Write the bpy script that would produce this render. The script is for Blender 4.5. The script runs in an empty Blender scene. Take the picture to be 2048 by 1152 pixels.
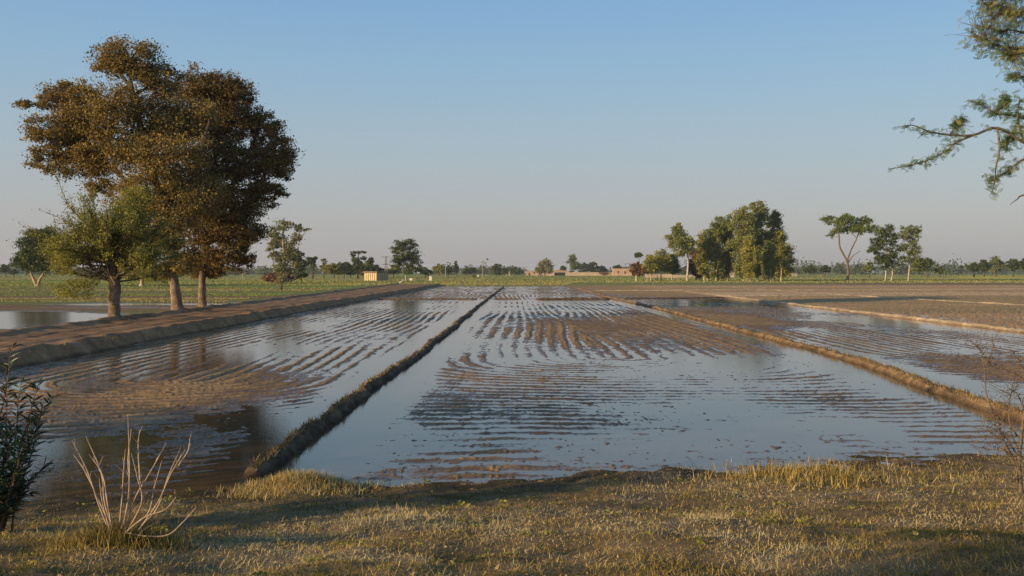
import bpy, math, random
import numpy as np
from mathutils import Vector

H = 2.8            # eye height above the fields
F = 2000.0         # focal length in photo pixels (photo 2048 wide)
HZ = 545.0         # horizon row
scene = bpy.context.scene
C = scene.collection
RNG = np.random.default_rng(7)
random.seed(7)

def gx(px, Y): return (px - 1024.0) / F * Y
def gz(py, Y): return H - (py - HZ) / F * Y
def gy(py, z=0.0): return (H - z) * F / (py - HZ)

# ------------------------------------------------------------------ noise
def _h(ix, iy, s):
    n = (ix * 374761393 + iy * 668265263 + s * 974634777) & 0xffffffff
    n = ((n ^ (n >> 13)) * 1274126177) & 0xffffffff
    n = n ^ (n >> 16)
    return (n & 0xffff) / 65535.0
def vn(x, y, s=0):
    x = np.asarray(x, float); y = np.asarray(y, float)
    fx = np.floor(x); fy = np.floor(y)
    ix = fx.astype(np.int64); iy = fy.astype(np.int64)
    tx = x - fx; ty = y - fy
    tx = tx * tx * (3 - 2 * tx); ty = ty * ty * (3 - 2 * ty)
    a = _h(ix, iy, s); b = _h(ix + 1, iy, s); c = _h(ix, iy + 1, s); d = _h(ix + 1, iy + 1, s)
    return (a * (1 - tx) + b * tx) * (1 - ty) + (c * (1 - tx) + d * tx) * ty
def fbm(x, y, s=0, o=4):
    v = 0; a = 0.5; t = 0
    for i in range(o):
        v = v + a * vn(x * 2 ** i + 17.3 * i, y * 2 ** i + 9.1 * i, s + i); t += a; a *= 0.5
    return v / t
def sm(e0, e1, x):
    t = np.clip((x - e0) / (e1 - e0), 0, 1); return t * t * (3 - 2 * t)

# ------------------------------------------------------------------ mesh helpers
def mesh_np(name, verts, faces, mat, parent=None, tint=None, col=None, smooth=False, extra=None):
    """faces: (M,k) array or list of such arrays"""
    me = bpy.data.meshes.new(name)
    verts = np.asarray(verts, np.float32)
    if not isinstance(faces, list): faces = [faces]
    faces = [np.asarray(f, np.int32) for f in faces if len(f)]
    me.vertices.add(len(verts)); me.vertices.foreach_set('co', verts.ravel())
    nl = sum(f.size for f in faces); nf = sum(len(f) for f in faces)
    me.loops.add(nl); me.loops.foreach_set('vertex_index', np.concatenate([f.ravel() for f in faces]))
    me.polygons.add(nf)
    tot = np.concatenate([np.full(len(f), f.shape[1], np.int32) for f in faces])
    st = np.concatenate([[0], np.cumsum(tot)[:-1]]).astype(np.int32)
    me.polygons.foreach_set('loop_start', st)
    me.polygons.foreach_set('loop_total', tot)
    me.polygons.foreach_set('use_smooth', np.full(nf, smooth))
    if tint is not None:
        a = me.attributes.new('tint', 'FLOAT', 'POINT'); a.data.foreach_set('value', np.asarray(tint, np.float32))
    if extra:
        for k, v in extra.items():
            a = me.attributes.new(k, 'FLOAT', 'POINT'); a.data.foreach_set('value', np.asarray(v, np.float32))
    if col is not None:
        a = me.attributes.new('albedo', 'FLOAT_COLOR', 'POINT')
        a.data.foreach_set('color', np.concatenate([col, np.ones((len(col), 1))], 1).astype(np.float32).ravel())
    me.update(calc_edges=True); me.validate()
    me.materials.append(mat)
    o = bpy.data.objects.new(name, me); C.objects.link(o)
    if parent is not None: o.parent = parent
    return o

def tag(o, label=None, cat=None, group=None, kind=None):
    if label: o['label'] = label
    if cat: o['category'] = cat
    if group: o['group'] = group
    if kind: o['kind'] = kind
    return o
def empty(name, loc, label, cat, group=None):
    o = bpy.data.objects.new(name, None); C.objects.link(o); o.location = loc
    o.empty_display_size = 0.3
    return tag(o, label, cat, group)

class Geo:
    def __init__(s): s.v = []; s.f4 = []; s.f3 = []; s.n = 0; s.t = []
    def add(s, v, f, t=0.5):
        v = np.asarray(v, float); f = np.asarray(f, int)
        s.v.append(v); (s.f4 if f.shape[1] == 4 else s.f3).append(f + s.n); s.n += len(v)
        s.t.append(np.broadcast_to(np.asarray(t, float), (len(v),)))
    def tube(s, pts, rad, k=6, t=0.5, cap=True, rough=0.0):
        pts = np.asarray(pts, float); n = len(pts); rad = np.broadcast_to(rad, (n,))
        tan = np.gradient(pts, axis=0); tan /= np.linalg.norm(tan, axis=1)[:, None] + 1e-9
        ref = np.array([1.0, 0.13, 0.07]) if abs(tan[0][0]) < 0.8 else np.array([0.1, 1.0, 0.1])
        u = np.cross(tan, ref); u /= np.linalg.norm(u, axis=1)[:, None]
        w = np.cross(tan, u)
        a = np.arange(k) * 2 * math.pi / k
        rr = rad[:, None] * (1 + rough * (RNG.random((n, k)) - 0.5))
        v = pts[:, None] + rr[..., None] * (u[:, None] * np.cos(a)[None, :, None] + w[:, None] * np.sin(a)[None, :, None])
        i = np.arange(n - 1)[:, None] * k; j = np.arange(k)[None]; j2 = (j + 1) % k
        f = np.stack([i + j, i + j2, i + k + j2, i + k + j], -1).reshape(-1, 4)
        s.add(v.reshape(-1, 3), f, t)
    def box(s, x0, x1, y0, y1, z0, z1, t=0.5):
        v = [(x, y, z) for z in (z0, z1) for x, y in ((x0, y0), (x1, y0), (x1, y1), (x0, y1))]
        s.add(v, [(3, 2, 1, 0), (4, 5, 6, 7), (0, 1, 5, 4), (1, 2, 6, 5), (2, 3, 7, 6), (3, 0, 4, 7)], t)
    def build(s, name, mat, parent=None, smooth=False, origin=None, rot=0):
        v = np.concatenate(s.v)
        if rot:
            c, q = math.cos(rot), math.sin(rot); v = np.stack([v[:, 0] * c - v[:, 1] * q, v[:, 0] * q + v[:, 1] * c, v[:, 2]], 1)
        if origin is not None: v = v - np.asarray(origin)
        fs = []
        if s.f4: fs.append(np.concatenate(s.f4))
        if s.f3: fs.append(np.concatenate(s.f3))
        return mesh_np(name, v, fs, mat, parent, tint=np.concatenate(s.t), smooth=smooth)

def curve(p0, p1, n=6, bow=0.15, jit=0.04, up=0.0):
    p0 = np.asarray(p0, float); p1 = np.asarray(p1, float); L = np.linalg.norm(p1 - p0)
    m = (p0 + p1) / 2 + (RNG.random(3) - 0.5) * L * bow * 2 + np.array([0, 0, up * L])
    t = np.linspace(0, 1, n)[:, None]
    p = (1 - t) ** 2 * p0 + 2 * t * (1 - t) * m + t ** 2 * p1
    p[1:-1] += (RNG.random((n - 2, 3)) - 0.5) * L * jit
    return p
def through(pts, per=4):
    """smooth polyline through points"""
    P = np.asarray(pts, float); P = np.vstack([2 * P[0] - P[1], P, 2 * P[-1] - P[-2]]); out = []
    for i in range(1, len(P) - 2):
        for k in range(per):
            t = k / per
            out.append(0.5 * (2 * P[i] + (P[i + 1] - P[i - 1]) * t + (2 * P[i - 1] - 5 * P[i] + 4 * P[i + 1] - P[i + 2]) * t * t + (3 * P[i] - P[i - 1] - 3 * P[i + 1] + P[i + 2]) * t ** 3))
    out.append(P[-2]); return np.array(out)

# ------------------------------------------------------------------ materials
def mat(name):
    m = bpy.data.materials.new(name); m.use_nodes = True
    nt = m.node_tree; b = nt.nodes['Principled BSDF']; return m, nt, b
def N(nt, t, **k):
    n = nt.nodes.new(t)
    for a, v in k.items(): setattr(n, a, v)
    return n
def ramp(nt, fac, stops):
    r = N(nt, 'ShaderNodeValToRGB'); e = r.color_ramp.elements
    e[0].position, e[0].color = stops[0][0], (*stops[0][1], 1)
    e[1].position, e[1].color = stops[-1][0], (*stops[-1][1], 1)
    for p, c in stops[1:-1]:
        q = e.new(p); q.color = (*c, 1)
    nt.links.new(fac, r.inputs['Fac']); return r.outputs['Color']
def attr(nt, n): 
    a = N(nt, 'ShaderNodeAttribute'); a.attribute_name = n; return a
def noise(nt, scale, detail=4, rough=0.6, obj=True, vec=None):
    tc = N(nt, 'ShaderNodeTexCoord'); n = N(nt, 'ShaderNodeTexNoise')
    n.inputs['Scale'].default_value = scale; n.inputs['Detail'].default_value = detail; n.inputs['Roughness'].default_value = rough
    nt.links.new(vec if vec else tc.outputs['Object'], n.inputs['Vector']); return n.outputs['Fac']
def mathn(nt, op, a, b=None, c=None):
    m = N(nt, 'ShaderNodeMath', operation=op)
    for i, v in enumerate((a, b, c)):
        if v is None: continue
        if isinstance(v, (int, float)): m.inputs[i].default_value = v
        else: nt.links.new(v, m.inputs[i])
    return m.outputs[0]
def mul_col(nt, c, f, lo, hi):
    r = N(nt, 'ShaderNodeMapRange'); nt.links.new(f, r.inputs[0]); r.inputs[1].default_value = 0.3; r.inputs[2].default_value = 0.7
    r.inputs[3].default_value = lo; r.inputs[4].default_value = hi
    m = N(nt, 'ShaderNodeVectorMath', operation='SCALE'); nt.links.new(c, m.inputs[0]); nt.links.new(r.outputs[0], m.inputs['Scale'])
    return m.outputs[0]
def bump(nt, b, h, strength, dist):
    n = N(nt, 'ShaderNodeBump'); n.inputs['Strength'].default_value = strength; n.inputs['Distance'].default_value = dist
    nt.links.new(h, n.inputs['Height']); nt.links.new(n.outputs[0], b.inputs['Normal'])

def leaf_mat(name, stops, trans=0.25, rough=0.6):
    m, nt, b = mat(name)
    c = ramp(nt, attr(nt, 'tint').outputs['Fac'], stops)
    nt.links.new(c, b.inputs['Base Color']); b.inputs['Roughness'].default_value = rough
    b.inputs['Specular IOR Level'].default_value = 0.25
    tr = N(nt, 'ShaderNodeBsdfTranslucent'); nt.links.new(c, tr.inputs['Color'])
    mx = N(nt, 'ShaderNodeMixShader'); mx.inputs[0].default_value = trans
    nt.links.new(b.outputs[0], mx.inputs[1]); nt.links.new(tr.outputs[0], mx.inputs[2])
    nt.links.new(mx.outputs[0], nt.nodes['Material Output'].inputs['Surface'])
    return m
def rough_mat(name, a, b_, scale=8, detail=5, rough=0.9, bmp=0.0, bscale=None, dist=0.02):
    m, nt, b = mat(name)
    f = noise(nt, scale, detail)
    nt.links.new(ramp(nt, f, [(0.32, a), (0.68, b_)]), b.inputs['Base Color'])
    b.inputs['Roughness'].default_value = rough; b.inputs['Specular IOR Level'].default_value = 0.2
    if bmp: bump(nt, b, noise(nt, bscale or scale * 3, 4), bmp, dist)
    return m

M = {}
M['leaf_brown'] = leaf_mat('leaf_brown', [(0, (.08, .075, .026)), (.28, (.18, .13, .038)), (.46, (.31, .19, .05)), (.64, (.17, .155, .04)), (.82, (.32, .225, .065)), (1, (.38, .31, .10))], .3)
M['leaf_dark'] = leaf_mat('leaf_dark', [(0, (.05, .052, .02)), (.4, (.12, .09, .03)), (.7, (.23, .14, .038)), (1, (.22, .18, .05))], .25)
M['leaf_olive'] = leaf_mat('leaf_olive', [(0, (.11, .125, .028)), (.5, (.25, .25, .05)), (1, (.42, .37, .08))], .35)
M['leaf_green'] = leaf_mat('leaf_green', [(0, (.035, .058, .018)), (.5, (.07, .10, .028)), (1, (.13, .16, .045))], .25)
M['leaf_euca'] = leaf_mat('leaf_euca', [(0, (.095, .125, .036)), (.5, (.18, .21, .056)), (1, (.31, .30, .09))], .3)
M['leaf_bright'] = leaf_mat('leaf_bright', [(0, (.08, .12, .025)), (.5, (.15, .20, .04)), (1, (.25, .28, .06))], .35)
M['leaf_pale'] = leaf_mat('leaf_pale', [(0, (.14, .15, .06)), (.5, (.23, .22, .09)), (1, (.36, .33, .14))], .3)
M['leaf_red'] = leaf_mat('leaf_red', [(0, (.11, .06, .035)), (.5, (.20, .10, .05)), (1, (.27, .16, .07))], .3)
M['leaf_acacia'] = leaf_mat('leaf_acacia', [(0, (.10, .17, .07)), (.5, (.19, .28, .10)), (.8, (.30, .34, .10)), (1, (.44, .36, .12))], .55)
M['leaf_oleander'] = leaf_mat('leaf_oleander', [(0, (.02, .04, .02)), (.6, (.04, .07, .03)), (1, (.10, .07, .04))], .2, .4)
def bark_tall():
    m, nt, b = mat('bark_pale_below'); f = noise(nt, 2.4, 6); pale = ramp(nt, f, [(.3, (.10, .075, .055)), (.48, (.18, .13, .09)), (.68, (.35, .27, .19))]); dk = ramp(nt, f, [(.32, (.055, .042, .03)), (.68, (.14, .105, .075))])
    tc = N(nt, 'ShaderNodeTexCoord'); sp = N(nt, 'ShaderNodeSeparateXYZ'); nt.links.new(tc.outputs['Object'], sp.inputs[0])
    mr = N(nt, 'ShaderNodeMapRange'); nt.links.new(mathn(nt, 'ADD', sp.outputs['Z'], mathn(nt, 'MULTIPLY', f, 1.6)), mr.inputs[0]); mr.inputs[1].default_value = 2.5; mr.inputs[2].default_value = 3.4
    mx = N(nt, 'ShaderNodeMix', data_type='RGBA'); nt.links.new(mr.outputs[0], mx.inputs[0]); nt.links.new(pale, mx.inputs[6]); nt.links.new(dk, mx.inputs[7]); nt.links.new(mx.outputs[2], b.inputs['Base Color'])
    b.inputs['Roughness'].default_value = .9; b.inputs['Specular IOR Level'].default_value = .15; bump(nt, b, noise(nt, 9, 5, .7), .9, .08); return m
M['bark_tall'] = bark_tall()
M['bark_pale'] = rough_mat('bark_pale', (.20, .14, .09), (.46, .36, .25), 2.2, 6, .9, .6, 9, .05)
M['bark_dark'] = rough_mat('bark_dark', (.05, .038, .028), (.13, .10, .07), 3, 5)
M['bark_white'] = rough_mat('bark_white', (.28, .23, .17), (.50, .43, .34), 1.0, 4)
M['bark_twig'] = rough_mat('bark_twig', (.085, .065, .045), (.19, .15, .11), 20, 3)
M['stem_pale'] = rough_mat('stem_pale', (.24, .16, .10), (.50, .39, .28), 16, 4, .8)
M['stem_red'] = rough_mat('stem_red', (.12, .06, .045), (.24, .14, .10), 25, 4)
M['mud_wall'] = rough_mat('mud_wall', (.34, .25, .17), (.50, .39, .28), 0.4, 5)
M['brick_wall'] = rough_mat('brick_wall', (.34, .22, .155), (.50, .35, .25), 0.5, 5)
M['white_wall'] = rough_mat('white_wall', (.30, .24, .18), (.48, .40, .31), 0.3, 4)
M['roof'] = rough_mat('roof', (.16, .12, .09), (.28, .21, .15), 0.6, 4)
M['dark'] = rough_mat('dark', (.012, .01, .008), (.03, .024, .02), 1, 2)
M['straw'] = rough_mat('straw', (.42, .31, .16), (.62, .50, .30), 1.4, 6, .9, .5, 5, .1)
M['concrete'] = rough_mat('concrete', (.30, .27, .24), (.45, .41, .36), 0.6, 4)
M['white_paint'] = rough_mat('white_paint', (.60, .56, .50), (.78, .74, .68), 2, 3)
M['metal'] = rough_mat('metal', (.12, .12, .12), (.2, .2, .2), 2, 3, .5)
M['feather'] = rough_mat('feather', (.7, .69, .66), (.82, .81, .78), 6, 3)
M['beak'] = rough_mat('beak', (.35, .22, .05), (.45, .28, .06), 6, 3)
M['bundgrass'] = leaf_mat('bundgrass', [(0, (.06, .055, .02)), (.5, (.20, .14, .055)), (1, (.42, .31, .14))], .2, .8)
M['grass'] = leaf_mat('grass', [(0, (.07, .075, .02)), (.22, (.18, .155, .04)), (.5, (.36, .25, .075)), (.75, (.52, .38, .14)), (1, (.64, .52, .26))], .3, 1)
M['grass'].node_tree.nodes['Principled BSDF'].inputs['Specular IOR Level'].default_value = .03

M['litter'] = leaf_mat('litter', [(0, (.06, .04, .025)), (.5, (.17, .10, .05)), (.8, (.30, .20, .10)), (1, (.42, .33, .2))], .1, .8)
# ground: albedo attribute * grain, wetness lowers roughness and darkens
m, nt, b = mat('field_earth'); M['ground'] = m
al = attr(nt, 'albedo').outputs['Color']
g1 = noise(nt, 2.2, 6, .7); g2 = noise(nt, 14, 4, .7)
c = mul_col(nt, al, g1, .72, 1.3); c = mul_col(nt, c, g2, .8, 1.2)
nt.links.new(c, b.inputs['Base Color'])
wet = attr(nt, 'wet').outputs['Fac']
mr = N(nt, 'ShaderNodeMapRange'); nt.links.new(wet, mr.inputs[0]); mr.inputs[3].default_value = .95; mr.inputs[4].default_value = .2
nt.links.new(mr.outputs[0], b.inputs['Roughness'])
nt.links.new(mathn(nt, 'MULTIPLY_ADD', wet, .4, .08), b.inputs['Specular IOR Level'])
bump(nt, b, mathn(nt, 'ADD', g2, noise(nt, 45, 3, .7)), .45, .02)
# bank / road / bund earth
def earth(name, a, b_, c_, scale, bmp=.8, dist=.03):
    m, nt, b = mat(name)
    f = noise(nt, scale, 8, .68)
    c = ramp(nt, f, [(.3, a), (.5, b_), (.7, c_)])
    c = mul_col(nt, c, noise(nt, scale * 9, 4, .7), .7, 1.3)
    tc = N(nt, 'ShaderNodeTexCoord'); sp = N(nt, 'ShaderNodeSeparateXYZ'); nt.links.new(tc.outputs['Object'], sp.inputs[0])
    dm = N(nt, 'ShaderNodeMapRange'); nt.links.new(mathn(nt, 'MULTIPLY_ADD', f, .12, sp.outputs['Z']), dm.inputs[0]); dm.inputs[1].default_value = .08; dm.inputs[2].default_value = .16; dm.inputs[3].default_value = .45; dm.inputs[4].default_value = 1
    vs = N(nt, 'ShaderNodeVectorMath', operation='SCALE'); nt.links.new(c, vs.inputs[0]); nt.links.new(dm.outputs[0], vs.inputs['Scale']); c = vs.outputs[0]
    nt.links.new(c, b.inputs['Base Color']); b.inputs['Roughness'].default_value = .95; b.inputs['Specular IOR Level'].default_value = .15
    bump(nt, b, noise(nt, scale * 12, 6, .75), bmp, dist); return m
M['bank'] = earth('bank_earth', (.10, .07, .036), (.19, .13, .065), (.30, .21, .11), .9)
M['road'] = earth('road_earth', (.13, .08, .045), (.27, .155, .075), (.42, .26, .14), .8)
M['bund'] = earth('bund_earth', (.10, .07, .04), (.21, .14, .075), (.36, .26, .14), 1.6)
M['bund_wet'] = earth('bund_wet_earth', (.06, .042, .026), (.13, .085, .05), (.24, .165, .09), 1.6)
M['bund_dry_sunlit'] = earth('bund_dry_sunlit_earth', (.30, .21, .12), (.46, .34, .20), (.62, .48, .31), 1.2)  # pale dry earth; sunlit look of the right-hand bunds put into its colour
# muddy water
m, nt, b = mat('muddy_water'); M['water'] = m
nt.links.new(ramp(nt, noise(nt, .35, 4), [(.35, (.10, .062, .03)), (.65, (.145, .09, .045))]), b.inputs['Base Color'])
b.inputs['Roughness'].default_value = .035; b.inputs['IOR'].default_value = 1.333
bump(nt, b, mathn(nt, 'ADD', noise(nt, 5, 3, .5), noise(nt, 22, 2, .5)), .10, .012)

# ------------------------------------------------------------------ ground height & colour
def seg_u(X, Y, cx, y0, y1, p=2.0, ky=1.0):
    dy = np.where(Y < y0, (y0 - Y) * ky, np.where(Y > y1, (Y - y1) * ky, 0)); dx = np.abs(X - cx)
    return (dx ** p + dy ** p) ** (1 / p)
BLOBS = [  # px, py, rx, ry, dz  : where earth stands higher (+) or lower (-)
 (300, 795, 235, 66, .046), (470, 765, 130, 42, .026), (130, 740, 120, 28, .034), (640, 775, 80, 26, .018), (400, 895, 180, 40, .026), (230, 890, 60, 20, -.03),
 (120, 800, 26, 28, -.03), (740, 660, 150, 26, .012), (560, 700, 70, 16, -.02), (90, 905, 60, 25, -.04), (620, 850, 60, 40, -.03), (800, 612, 200, 8, -.02), (600, 660, 130, 20, -.012),
 (1080, 655, 110, 42, .018), (1260, 660, 180, 32, .045), (1400, 640, 130, 26, .035), (1480, 695, 80, 22, .02), (1180, 630, 220, 30, .014), (1350, 600, 200, 10, .008), (1010, 610, 130, 12, -.012), (1010, 720, 60, 26, -.006),
 (1500, 770, 420, 66, -.021), (1250, 725, 260, 24, -.008), (1350, 850, 300, 12, .012), (1150, 780, 200, 20, .010), (1700, 760, 160, 12, .012), (905, 735, 60, 34, .022), (1010, 745, 110, 18, .012), (880, 805, 100, 30, .018), (1010, 815, 260, 48, .018), (700, 640, 200, 40, .008), (1500, 832, 420, 10, .014),
 (1680, 802, 110, 20, .030), (1600, 740, 140, 22, .010), (820, 880, 70, 30, -.02), (640, 900, 50, 40, -.04), (1050, 885, 300, 22, .002), (760, 950, 200, 10, .03),
 (1000, 932, 330, 12, .020), (860, 912, 160, 8, .012), (1400, 905, 300, 12, .006), (1750, 880, 230, 12, .012), (1900, 850, 90, 20, -.01),
 (1450, 630, 200, 20, .02), (1560, 640, 120, 28, .02), (1700, 670, 70, 14, -.01), (1660, 640, 80, 14, -.02), (1950, 655, 130, 18, -.03), (1800, 720, 130, 26, .004), (1990, 740, 110, 34, .04), (1620, 660, 60, 12, -.02), (2000, 690, 60, 10, -.025), (1760, 640, 100, 8, -.03), (1850, 665, 60, 14, .015),
 (1660, 708, 50, 12, -.03), (1800, 765, 120, 10, -.02), (1990, 800, 80, 22, -.04), (1560, 598, 180, 7, -.03), (1750, 600, 200, 14, .012), (1300, 580, 200, 8, .02)]
def level(X, Y):
    L = np.zeros_like(X)
    for px, py, rx, ry, a in BLOBS:
        cy = gy(py); cx = gx(px, cy); wx = rx / F * cy; wy = ry * cy * cy / (H * F)
        q = ((X - cx) / wx) ** 2 + ((Y - cy) / wy) ** 2
        L += a * np.exp(-q * q * .5 - q * .25)
    return L
def bank_edge(X): return 13.65 + .235 * X + .9 * (fbm(X * .35, X * 0 + 3.1, 5, 3) - .5) + .5 * (fbm(X * 1.7, X * 0, 8, 2) - .5)
def height(X, Y):
    wx = (fbm(X * .10, Y * .035, 21, 2) - .5) * 2.0 + (fbm(X * .5, Y * .12, 25, 2) - .5) * .3 + (fbm(X * 3.2, Y * 1.6, 27, 3) - .5) * .2
    uL = seg_u(X, Y, -9.0, 26, 130); uC = seg_u(X, Y, 3.2, 33, 130, 3.2, .95); uR = seg_u(X, Y, 17, 36, 130, 2.5); uF = np.abs(X - 60)
    u = np.where(X < -3.1, uL, np.where(X < 10.6, uC, np.where(X < 24, uR, uF))) + wx
    per = .54; u = u + .4 * (vn(u * .55, u * 0 + 3, 33) - .5)
    ph = u / per * 2 * math.pi
    amp = .012 + .020 * vn(u * .73 / per, X * 0 + 4, 31)
    row = np.cos(ph) * amp + .006 * np.cos(ph * 3 + 1)
    breakup = fbm(X * .5, Y * .22, 41, 4)
    cl = fbm(X * 2.6, Y * 1.9, 51, 3) - .5; cl2 = np.abs(fbm(X * 9, Y * 6, 55, 3) - .5) * 2 - .22
    base = np.where(X < -3.1, -.017, np.where(X < 10.6, -.019, np.where(X < 24, -.012, .022)))
    h = base + level(X, Y) + row * (.25 + 1.5 * sm(.3, .65, breakup)) * np.where(X < -3.1, 1.25, 1) + (breakup - .5) * .055 + cl * .05 + cl2 * .042 + .007 + np.where(X > 24, cl * .16 + cl2 * .10, 0)
    sparse = fbm(X * 11, Y * 6, 77, 3); h += sm(.64, .9, sparse) * .058 * sm(.25, .5, fbm(X * .7, Y * .4, 79, 2))
    h = np.where(h > 0, h * .36, h)
    # water channels beside the bunds
    for bx in (-3.0, 10.7):
        d = np.abs(X - bx - (0 if bx > 0 else (-.42 + .006 * Y)))
        h -= .035 * (1 - sm(.5, 1.5, d)) * (Y < 104)
    h += sm(96, 112, Y) * .010
    # right plots dry out with distance
    h += sm(24, 27, X) * (.05 - .075 * sm(.5, .68, fbm(X * .05, Y * .03, 501, 3)) * sm(110, 90, Y))
    h += sm(104, 135, Y) * sm(8, 20, X) * .06
    # land beyond the flooded plots
    edge = 203 + 3 * (fbm(X * .03, X * 0, 61) - .5)
    h += sm(edge, edge + 5, Y) * .12
    # left of the road
    lf = sm(-17, -19.5, X)
    hl = .06 + .05 * (fbm(X * .4, Y * .3, 71, 3) - .5) + cl * .04
    pond = sm(0, 1, ((X + 40 + 2 * (fbm(X * .1, Y * .1, 91) - .5)) / 17) ** 2 + ((Y - 56 - 0.12 * (X + 35)) / 17.5) ** 2 - .4)
    hl = hl - .13 * (1 - pond)
    pond2 = sm(0, 1, ((X + 29) / 12) ** 2 + ((Y - 86) / 8.5) ** 2 - .4); hl = hl - .085 * (1 - pond2)
    h = h * (1 - lf) + hl * lf
    # small parallel bunds across the left fields
    for by, hh in ((82, .16), (97, .18), (112, .14), (133, .2), (160, .2), (196, .25)):
        yy = by + (X + 30) * .04
        h += lf * hh * np.exp(-((Y - yy) / .5) ** 2) * sm(.25, .5, fbm(X * .06, X * 0 + by, 3, 2) + .1)
    return h
def lerp(a, b, t): return a * (1 - t[..., None]) + np.asarray(b) * t[..., None]
def colour(X, Y, h):
    n = fbm(X * .25, Y * .12, 101, 4); n2 = fbm(X * 1.3, Y * .9, 105, 3)
    wetc = np.array([.14, .085, .042]); mud = np.array([.42, .255, .105]); dry = np.array([.36, .25, .15])
    col = np.broadcast_to(wetc, X.shape + (3,)).copy()
    col = lerp(col, mud, sm(.004, .03, h) * (.55 + .45 * n))
    col = lerp(col, [.34, .24, .13], sm(.62, .8, n2) * .5)
    dr = sm(22, 27, X) * (.6 + .5 * n) + sm(115, 150, Y) * sm(14, 30, X) * .5
    col = lerp(col, [.50, .30, .14], np.clip(dr, 0, 1))
    bd = fbm(X * .02 + 9, Y * .14 - X * .02, 231, 3); col = lerp(col, [.60, .44, .25], sm(.54, .66, bd) * sm(22, 27, X) * .6); col = lerp(col, [.22, .19, .075], sm(.46, .36, bd) * sm(22, 27, X) * .4)
    wet = 1 - sm(.001, .014, h) * .9; wet = wet * (1 - .6 * np.clip(dr, 0, 1))
    # left fields
    lf = sm(-17.5, -19.5, X)
    band = fbm(X * .012 + 3, Y * .11, 111, 3)
    olive = np.array([.18, .19, .06]); brown = np.array([.19, .13, .07]); fresh = np.array([.17, .21, .05])
    cl = lerp(np.broadcast_to(brown, X.shape + (3,)), olive, sm(.35, .6, band + .12 * sm(80, 190, Y)))
    cl = lerp(cl, [.24, .15, .08], sm(.55, .7, fbm(X * .008, Y * .16 + X * .01, 119, 3)) * .85); cl = lerp(cl, fresh, sm(.5, .68, fbm(X * .01, Y * .09, 117, 3)) * sm(95, 130, Y) * .9)
    cl = lerp(cl, wetc, 1 - sm(-.02, .04, h))
    col = lerp(col, cl, lf); wet = np.where(lf > .5, (1 - sm(-.01, .05, h)) * .9, wet)
    # beyond the flooded plots: crops
    far = sm(203, 207, Y)
    b1 = fbm(X * .004 + 1, Y * .02, 121, 3)
    cf = lerp(np.broadcast_to(np.array([.22, .22, .07]), X.shape + (3,)), [.16, .22, .055], sm(.4, .6, b1))
    cf = lerp(cf, [.25, .20, .085], sm(207, 203 + 26, Y) * (1 - sm(206, 250, Y)) + (1 - sm(203, 222, Y)) * .55)
    cf = lerp(cf, [.24, .16, .085], sm(10, 90, X - .1 * (Y - 200)) * (1 - sm(225, 285, Y + 40 * (n - .5))))
    cf = lerp(cf, [.40, .34, .20], np.exp(-((Y - 430 - X * .12) / 26) ** 2) * sm(30, 120, X) * .8 * (n > .35))
    cf = lerp(cf, [.17, .23, .045], sm(520, 640, Y) * .5)
    cf = lerp(cf, [.50, .44, .05], sm(430, 470, Y) * (1 - sm(760, 830, Y)) * sm(.435, .455, X / Y) * .9)
    cf = lerp(cf, [.40, .31, .18], np.exp(-((Y - 400 - .3 * (X + 60)) / 14) ** 2) * sm(-150, -110, X) * (1 - sm(-30, 10, X)) * .6)
    col = lerp(col, cf, far); wet = wet * (1 - far)
    return np.clip(col, 0, 1), wet

rows = np.concatenate([np.arange(546.3, 551, .35), np.arange(551, 572, .4), np.arange(572, 620, .42), np.arange(620, 760, .8), np.arange(760, 1000, 1.25), np.arange(1000, 1600, 12)])
Ys = np.sort(H * F / (rows - HZ))
ang = np.concatenate([np.linspace(-1.5, -.62, 120, endpoint=False), np.linspace(-.62, .62, 1240, endpoint=False), np.linspace(.62, 1.5, 120)])
def grid_faces(nr, nc):
    i = np.arange(nr - 1)[:, None] * nc; j = np.arange(nc - 1)[None]
    return np.stack([i + j, i + j + 1, i + nc + j + 1, i + nc + j], -1).reshape(-1, 4)
YY = np.repeat(Ys[:, None], len(ang), 1); XX = ang[None] * YY
HH = height(XX, YY)
farz = sm(215, 260, YY); HH = HH * (1 - farz) + farz * (.1 + .05 * fbm(XX * .05, YY * .05, 9, 2))
HH = np.where(YY < bank_edge(XX) - 1.5, HH - .1, HH)
HH = np.where((XX > -19.2) & (XX < -15.6) , np.minimum(HH, -.05), HH)
col, wet = colour(XX, YY, HH)
ground = mesh_np('ground', np.stack([XX, YY, HH], -1).reshape(-1, 3), grid_faces(*XX.shape), M['ground'], smooth=True,
                 col=col.reshape(-1, 3), extra={'wet': wet.ravel()})
tag(ground, 'wet ploughed earth and far green crop fields', None, kind='structure')
del HH, col, wet, XX, YY

def sheet(name, x0, x1, y0, y1, z, m, label):
    o = mesh_np(name, [(x0, y0, z), (x1, y0, z), (x1, y1, z), (x0, y1, z)], np.array([[0, 1, 2, 3]]), m)
    tag(o, label, kind='structure'); return o
sheet('water', -15.3, 60, 9, 206, 0, M['water'], 'shallow muddy water over the ploughed plots')
sheet('water', -62, -18.6, 30, 100, 0, M['water'], 'shallow flood water left of the dirt road')

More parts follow.
